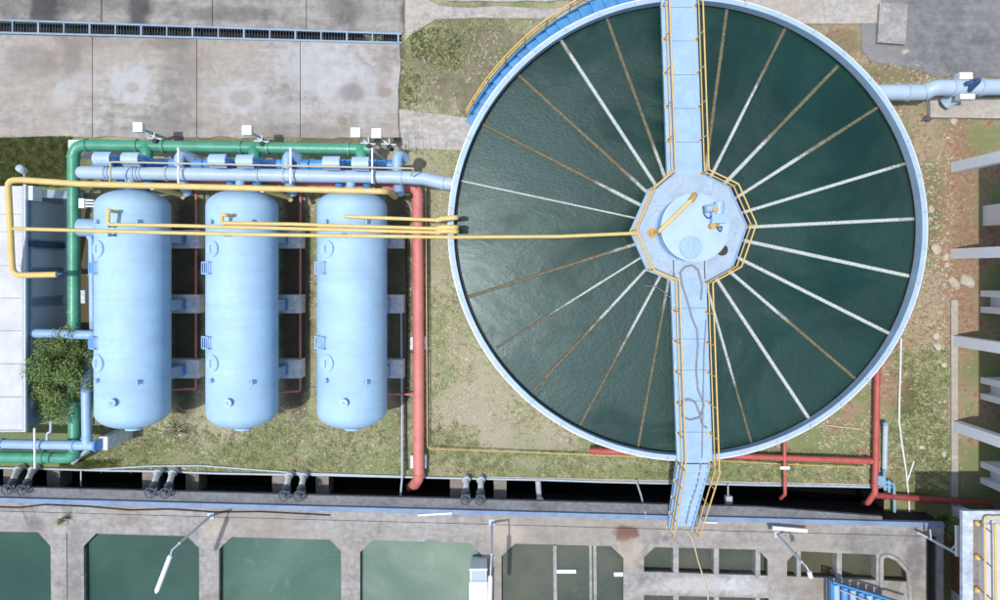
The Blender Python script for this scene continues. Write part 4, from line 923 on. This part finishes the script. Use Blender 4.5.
pf = thing('roof_platform', 'pale flat roof with parapet and yellow pipe frame at the lower right corner', 'roof', (P(962.5, 511, 4).x, P(0, 511, 4).y, 0))
q0 = P(962.5, 511, 4.0)
child('roof_slab', MB().prism([(q0.x+.34, q0.y-.3), (q0.x+9, q0.y-.3), (q0.x+9, -20), (q0.x+.34, -20)], 3.7, 3.8), M['roofslab'], pf)
child('parapet', MB().prism([(q0.x, q0.y), (q0.x+.36, q0.y), (q0.x+.36, -20), (q0.x, -20)], 3.86, 4.0), M['roofslab'], pf)
child('parapet', MB().prism([(q0.x+.362, q0.y), (q0.x+9, q0.y), (q0.x+9, q0.y-.3), (q0.x+.362, q0.y-.3)], 3.86, 3.99), M['roofslab'], pf)
child('gutter', MB().prism([(q0.x+.38, q0.y-.32), (q0.x+.68, q0.y-.32), (q0.x+.68, -20), (q0.x+.38, -20)], 3.75, 3.83), M['pier'], pf)
child('inner_kerb', MB().prism([(q0.x+.7, q0.y-.34), (q0.x+.8, q0.y-.34), (q0.x+.8, -20), (q0.x+.7, -20)], 3.75, 3.93), M['white'], pf)
child('roof_panel', MB().prism([(q0.x+.9, q0.y-.5), (q0.x+6, q0.y-.5), (q0.x+6, -20), (q0.x+.9, -20)], 3.8, 3.86), M['roofpanel'], pf)
for px in (984.5, 995): child('yellow_pipe', MB().tube(fillet([P(1060, 516+(px-984)*.6, 4.1), P(px, 516+(px-984)*.6, 4.1), P(px+1.5, 660, 4.1)], .12), .036, 10), M['rail'], pf)
for y in (522, 556, 588.5, 620): child('bracket', MB().lathe([(0, .1), (.1, .1), (.16, .07), (.17, 0)], P(975.5, y, 3.85), (0, 0, 1), 14, False), M['rail'], pf); 
for y in (522, 556, 588.5, 620): child('tie_rod', MB().cyl(P(979, y, 4.05), P(992, y+11, 4.1), .02, 6), M['cast'], pf)
for y in (-19,):
    child('support', MB().box((q0.x+3, -17, 1.75), (.4, .4, 3.5)).box((q0.x+6, -11, 1.75), (.4, .4, 3.5)), M['column'], pf)

# blue sloping stair at the bottom edge
bsr = thing('blue_stair', 'blue steel stair with pale treads at the bottom edge right of the small openings', 'stair', P(850, 600, 2))
e0, e1 = P(830.5, 581, 2.0), P(912, 606, 2.0)
child('side_beam', MB().bar(e0, e1, .07, .2), M['stairblue'], bsr)
child('side_beam', MB().bar(P(830.7, 580.5, 2.0), P(831, 650, 2.0), .06, .2), M['stairblue'], bsr)
for k in range(7):
    x = 836+k*8.3; y0 = 581+(x-830.5)*.306
    child('tread', MB().tube([P(x, y0+1.6, 2.02), P(x+1, 650, 2.02)], .125, 10), M['midblue'] if k % 2 else M['blue'], bsr)
child('tie_bar', MB().cyl(P(840, 590, 2.2), P(900, 613, 2.2), .02, 6), M['rope'], bsr)

# ------------------------------------------------------------------ lamps
def lamp(label, base, top, arm, head0, head1, zt):
    b = P(*base, ZB); t = P(*top, zt); r = thing('yard_lamp', label, 'lamp', b, 'white yard lamps')
    a = P(*arm, zt+.15)
    child('pole', MB().tube([b, t], [.055, .04], 10), M['white'], r)
    child('base_plate', MB().box(b+Vector((0, 0, .02)), (.24, .24, .04)), M['galv'], r)
    child('arm', MB().tube(fillet([t-Vector((0, 0, .2)), t, a, P(*head0, zt+.2)], .1), .03, 8), M['galv'], r)
    h0, h1 = P(*head0, zt+.2), P(*head1, zt+.2)
    child('lamp_head', MB().tube([h0, h0.lerp(h1, .04), h0.lerp(h1, .93), h1], [.05, .085, .085, .03], 8), M['white'], r)
lamp('white lamp on a pole leaning over the second green basin from the left', (211, 515.5), (179, 543.5), (172, 550), (170.5, 555), (156, 593), 4.1)
lamp('slim white lamp pole beside the white kiosk in front of the fourth basin', (492, 522), (491.5, 555), (491, 565), (490.5, 575), (489, 625), 4.1)
lamp('white lamp pole standing between the two rows of small basin openings', (777, 534), (802, 562), (806, 566), (809, 571), (811, 578), 3.8)
b = P(922.5, 534.5, ZB); r = thing('corner_lamp', 'white lamp pole with upright head at the right corner of the basins', 'lamp', b)
child('pole', MB().tube([b, P(956, 553, 3.2)], .05, 8), M['galv'], r); child('lamp_head', MB().bar(P(957, 525.5, 3.25), P(957, 556, 3.25), .09, .1), M['white'], r)
child('brace', MB().cyl(P(951, 550, 3.05), P(957, 543, 3.2), .03, 6), M['galv'], r); child('crossarm', MB().cyl(P(917, 532, 1.5), P(935, 541, 1.6), .04, 6).cyl(P(930, 529, 1.8), P(931, 540, 1.8), .03, 6), M['galv'], r)
r = thing('tube_light', 'white tube light fitting lying on the front walkway above the small openings', 'lamp', P(789, 529, ZB))
child('tube_body', MB().bar(P(772, 527.5, ZB+.3), P(807, 530.5, ZB+.3), .14, .1), M['white'], r); child('end_cap', MB().bar(P(768.5, 527.2, ZB+.3), P(772, 527.5, ZB+.3), .1, .09), M['cast'], r)
child('stand', MB().cyl(P(779, 528, ZB), P(779, 528, ZB+.28), .03), M['galv'], r)
tag(MB().bar(P(418, 515, ZB+.05), P(452, 513, ZB+.05), .07, .05).build('white_batten', M['white']), 'thin white batten lying on the front walkway left of the kiosk', 'batten')
tag(MB().bar(P(703, 522, ZB+.05), P(717, 522.5, ZB+.05), .05, .04).build('white_batten', M['white']), 'short white batten lying on the walkway right of the stair foot', 'batten')
k0 = P(470, 570, 2.3); r = thing('kiosk', 'white metal kiosk with a dark glazed top at the bottom edge', 'kiosk', (k0.x, k0.y, ZB))
kx0, kx1, ky = k0.x, P(486.5, 570, 2.3).x, k0.y
child('cabinet', MB().prism([(kx0, ky-.02), (kx1, ky-.02), (kx1, ky-2.2), (kx0, ky-2.2)], ZB-.1, 2.25), M['white'], r)
child('roof', MB().prism([(kx0-.03, ky-.42), (kx1+.03, ky-.42), (kx1+.03, ky-2.2), (kx0-.03, ky-2.2)], 2.252, 2.32), M['white'], r)
child('window', MB().prism([(kx0+.05, ky-.06), (kx1-.05, ky-.06), (kx1-.05, ky-.41), (kx0+.05, ky-.41)], 2.252, 2.28), M['glass'], r)
child('frame', MB().bar((kx0-.03, ky+.02, 2.27), (kx1+.03, ky+.02, 2.27), .07, .07), M['white'], r)

# ------------------------------------------------------------------ rocks, litter and grass
def rock(px, py, sx, sy, label, seed):
    rg = random.Random(seed); bm = bmesh.new(); bmesh.ops.create_icosphere(bm, subdivisions=2, radius=1)
    k = H/F
    for v in bm.verts:
        f = 1+.35*mnoise.noise(v.co*1.3+Vector((seed*3.1, 0, 0))); v.co = Vector((v.co.x*sx*k/2*f, v.co.y*sy*k/2*f, v.co.z*min(sx, sy)*k*.35*f))
    me = bpy.data.meshes.new('rock'); bm.to_mesh(me); bm.free(); me.materials.append(M['rock'])
    o = bpy.data.objects.new('rock', me); C.objects.link(o); o.location = P(px, py, .03); o.rotation_euler.z = rg.uniform(0, 3)
    tag(o, label, 'rock', 'pale rocks right of the clarifier')
RK = [(936, 249, 11, 13, 'pale rock right of the clarifier with another rock just below it'), (945.5, 257, 6, 9, 'small pale rock below and right of the large pale rock'), (954, 283, 9, 16, 'tall pale rock beside the big tan boulder'),
      (968, 281, 13, 17, 'big tan boulder lying at the edge of the shade'), (931, 209, 8, 6, 'flat pale rock close to the clarifier rim'), (930, 219, 5, 5, 'small pale rock just below the flat rock at the rim'),
      (936, 336, 8, 8, 'upper pale rock of the pair right of the white hose'), (937, 346, 7, 10, 'lower pale rock of the pair right of the white hose'), (944, 365, 5, 6, 'small pale rock below the pair right of the hose'),
      (953, 120, 9, 7, 'pale rock beside the concrete pipe pad'), (922, 447, 5, 7, 'small pale rock in the green patch left of the columns'), (944, 454, 7, 5, 'flat pale rock near the shadow corner'), (947, 265, 6, 5, 'small pale rock above the tall pale rock'), (905, 52, 8, 5, 'small pale stone on the yard below the cover slab')]
for i, (x, y, a, b_, l) in enumerate(RK): rock(x, y, a, b_, l, i+1)
def in_clar(p, m=.1): return ((p.x-CXY.x)**2+((p.y-CXY.y)/SY)**2) < (RO+m)**2
def scatter(name, label, cat, zones, mat, size, kind):
    mb = MB(); rg = random.Random(len(name)*7)
    for (x0, y0, x1, y1, n, thr) in zones:
        for _ in range(n):
            px, py = rg.uniform(x0, x1), rg.uniform(y0, y1); p = P(px, py)
            if in_clar(p) or py > yn(px)-1.2: continue
            if 190 < py < 408 and (168 < px < 207 or 277 < px < 310 or 385 < px < 407): continue
            v = mnoise.noise(Vector((p.x*.5, p.y*.5, 3 if 'dry' in name else 21)))*.75+mnoise.noise(Vector((p.x*2, p.y*2, 9)))*.35
            if v < thr+rg.uniform(-.15, .15): continue
            if kind == 'grass':
                for _b in range(4):
                    a = rg.uniform(0, 6.28); t = rg.uniform(.4, 1.2); L = size*rg.uniform(.5, 1.4)
                    d = Vector((math.cos(a)*math.sin(t), math.sin(a)*math.sin(t), math.cos(t)))*L; k = Vector((-math.sin(a), math.cos(a), 0))*L*.14
                    q = p+Vector((rg.uniform(-.04, .04), rg.uniform(-.04, .04), 0)); mb.add([q-k, q+k, q+d], [(0, 1, 2)])
            else:
                s = size*rg.uniform(.4, 1.5); vs = [p+Vector((math.cos(j*1.57+rg.uniform(-.4, .4))*s, math.sin(j*1.57+rg.uniform(-.4, .4))*s*.8, 0)) for j in range(4)]+[p+Vector((0, 0, s*.6))]
                mb.add(vs, [(0, 1, 4), (1, 2, 4), (2, 3, 4), (3, 0, 4)])
    return tag(mb.build(name, mat), label, cat, kind='stuff')
scatter('dry_grass', 'dry straw-coloured grass round the tanks and the clarifier', 'grass', [(90, 190, 470, 472, 9000, .0), (430, 140, 760, 480, 9000, .0), (400, 15, 560, 118, 1300, 0), (760, 60, 952, 490, 6000, -.05)], M['straw'], .10, 'grass')
scatter('green_grass', 'short green grass growing in patches on the ground', 'grass', [(90, 190, 470, 472, 12000, .12), (90, 425, 480, 474, 6000, -.1), (430, 140, 760, 480, 12000, .12), (470, 450, 860, 482, 5000, -.2), (400, 15, 560, 118, 4000, -.05), (760, 60, 952, 500, 5000, .1), (890, 350, 950, 500, 4000, -.1)], M['tuft'], .10, 'grass')
scatter('dark_grass', 'dark green grass at the far left behind the control room', 'grass', [(-10, 138, 72, 186, 6000, -.6), (60, 460, 120, 472, 800, -.5), (405, 30, 460, 116, 1200, .1)], M['tuftd'], .12, 'grass')
scatter('gravel', 'pale gravel and litter scattered over the bare soil', 'gravel', [(760, 60, 975, 500, 1700, -.3), (915, 190, 955, 420, 900, -.3), (430, 190, 700, 478, 700, -.2), (90, 190, 470, 470, 500, -.2), (400, 15, 560, 118, 500, -.2)], M['rock'], .035, 'stone')
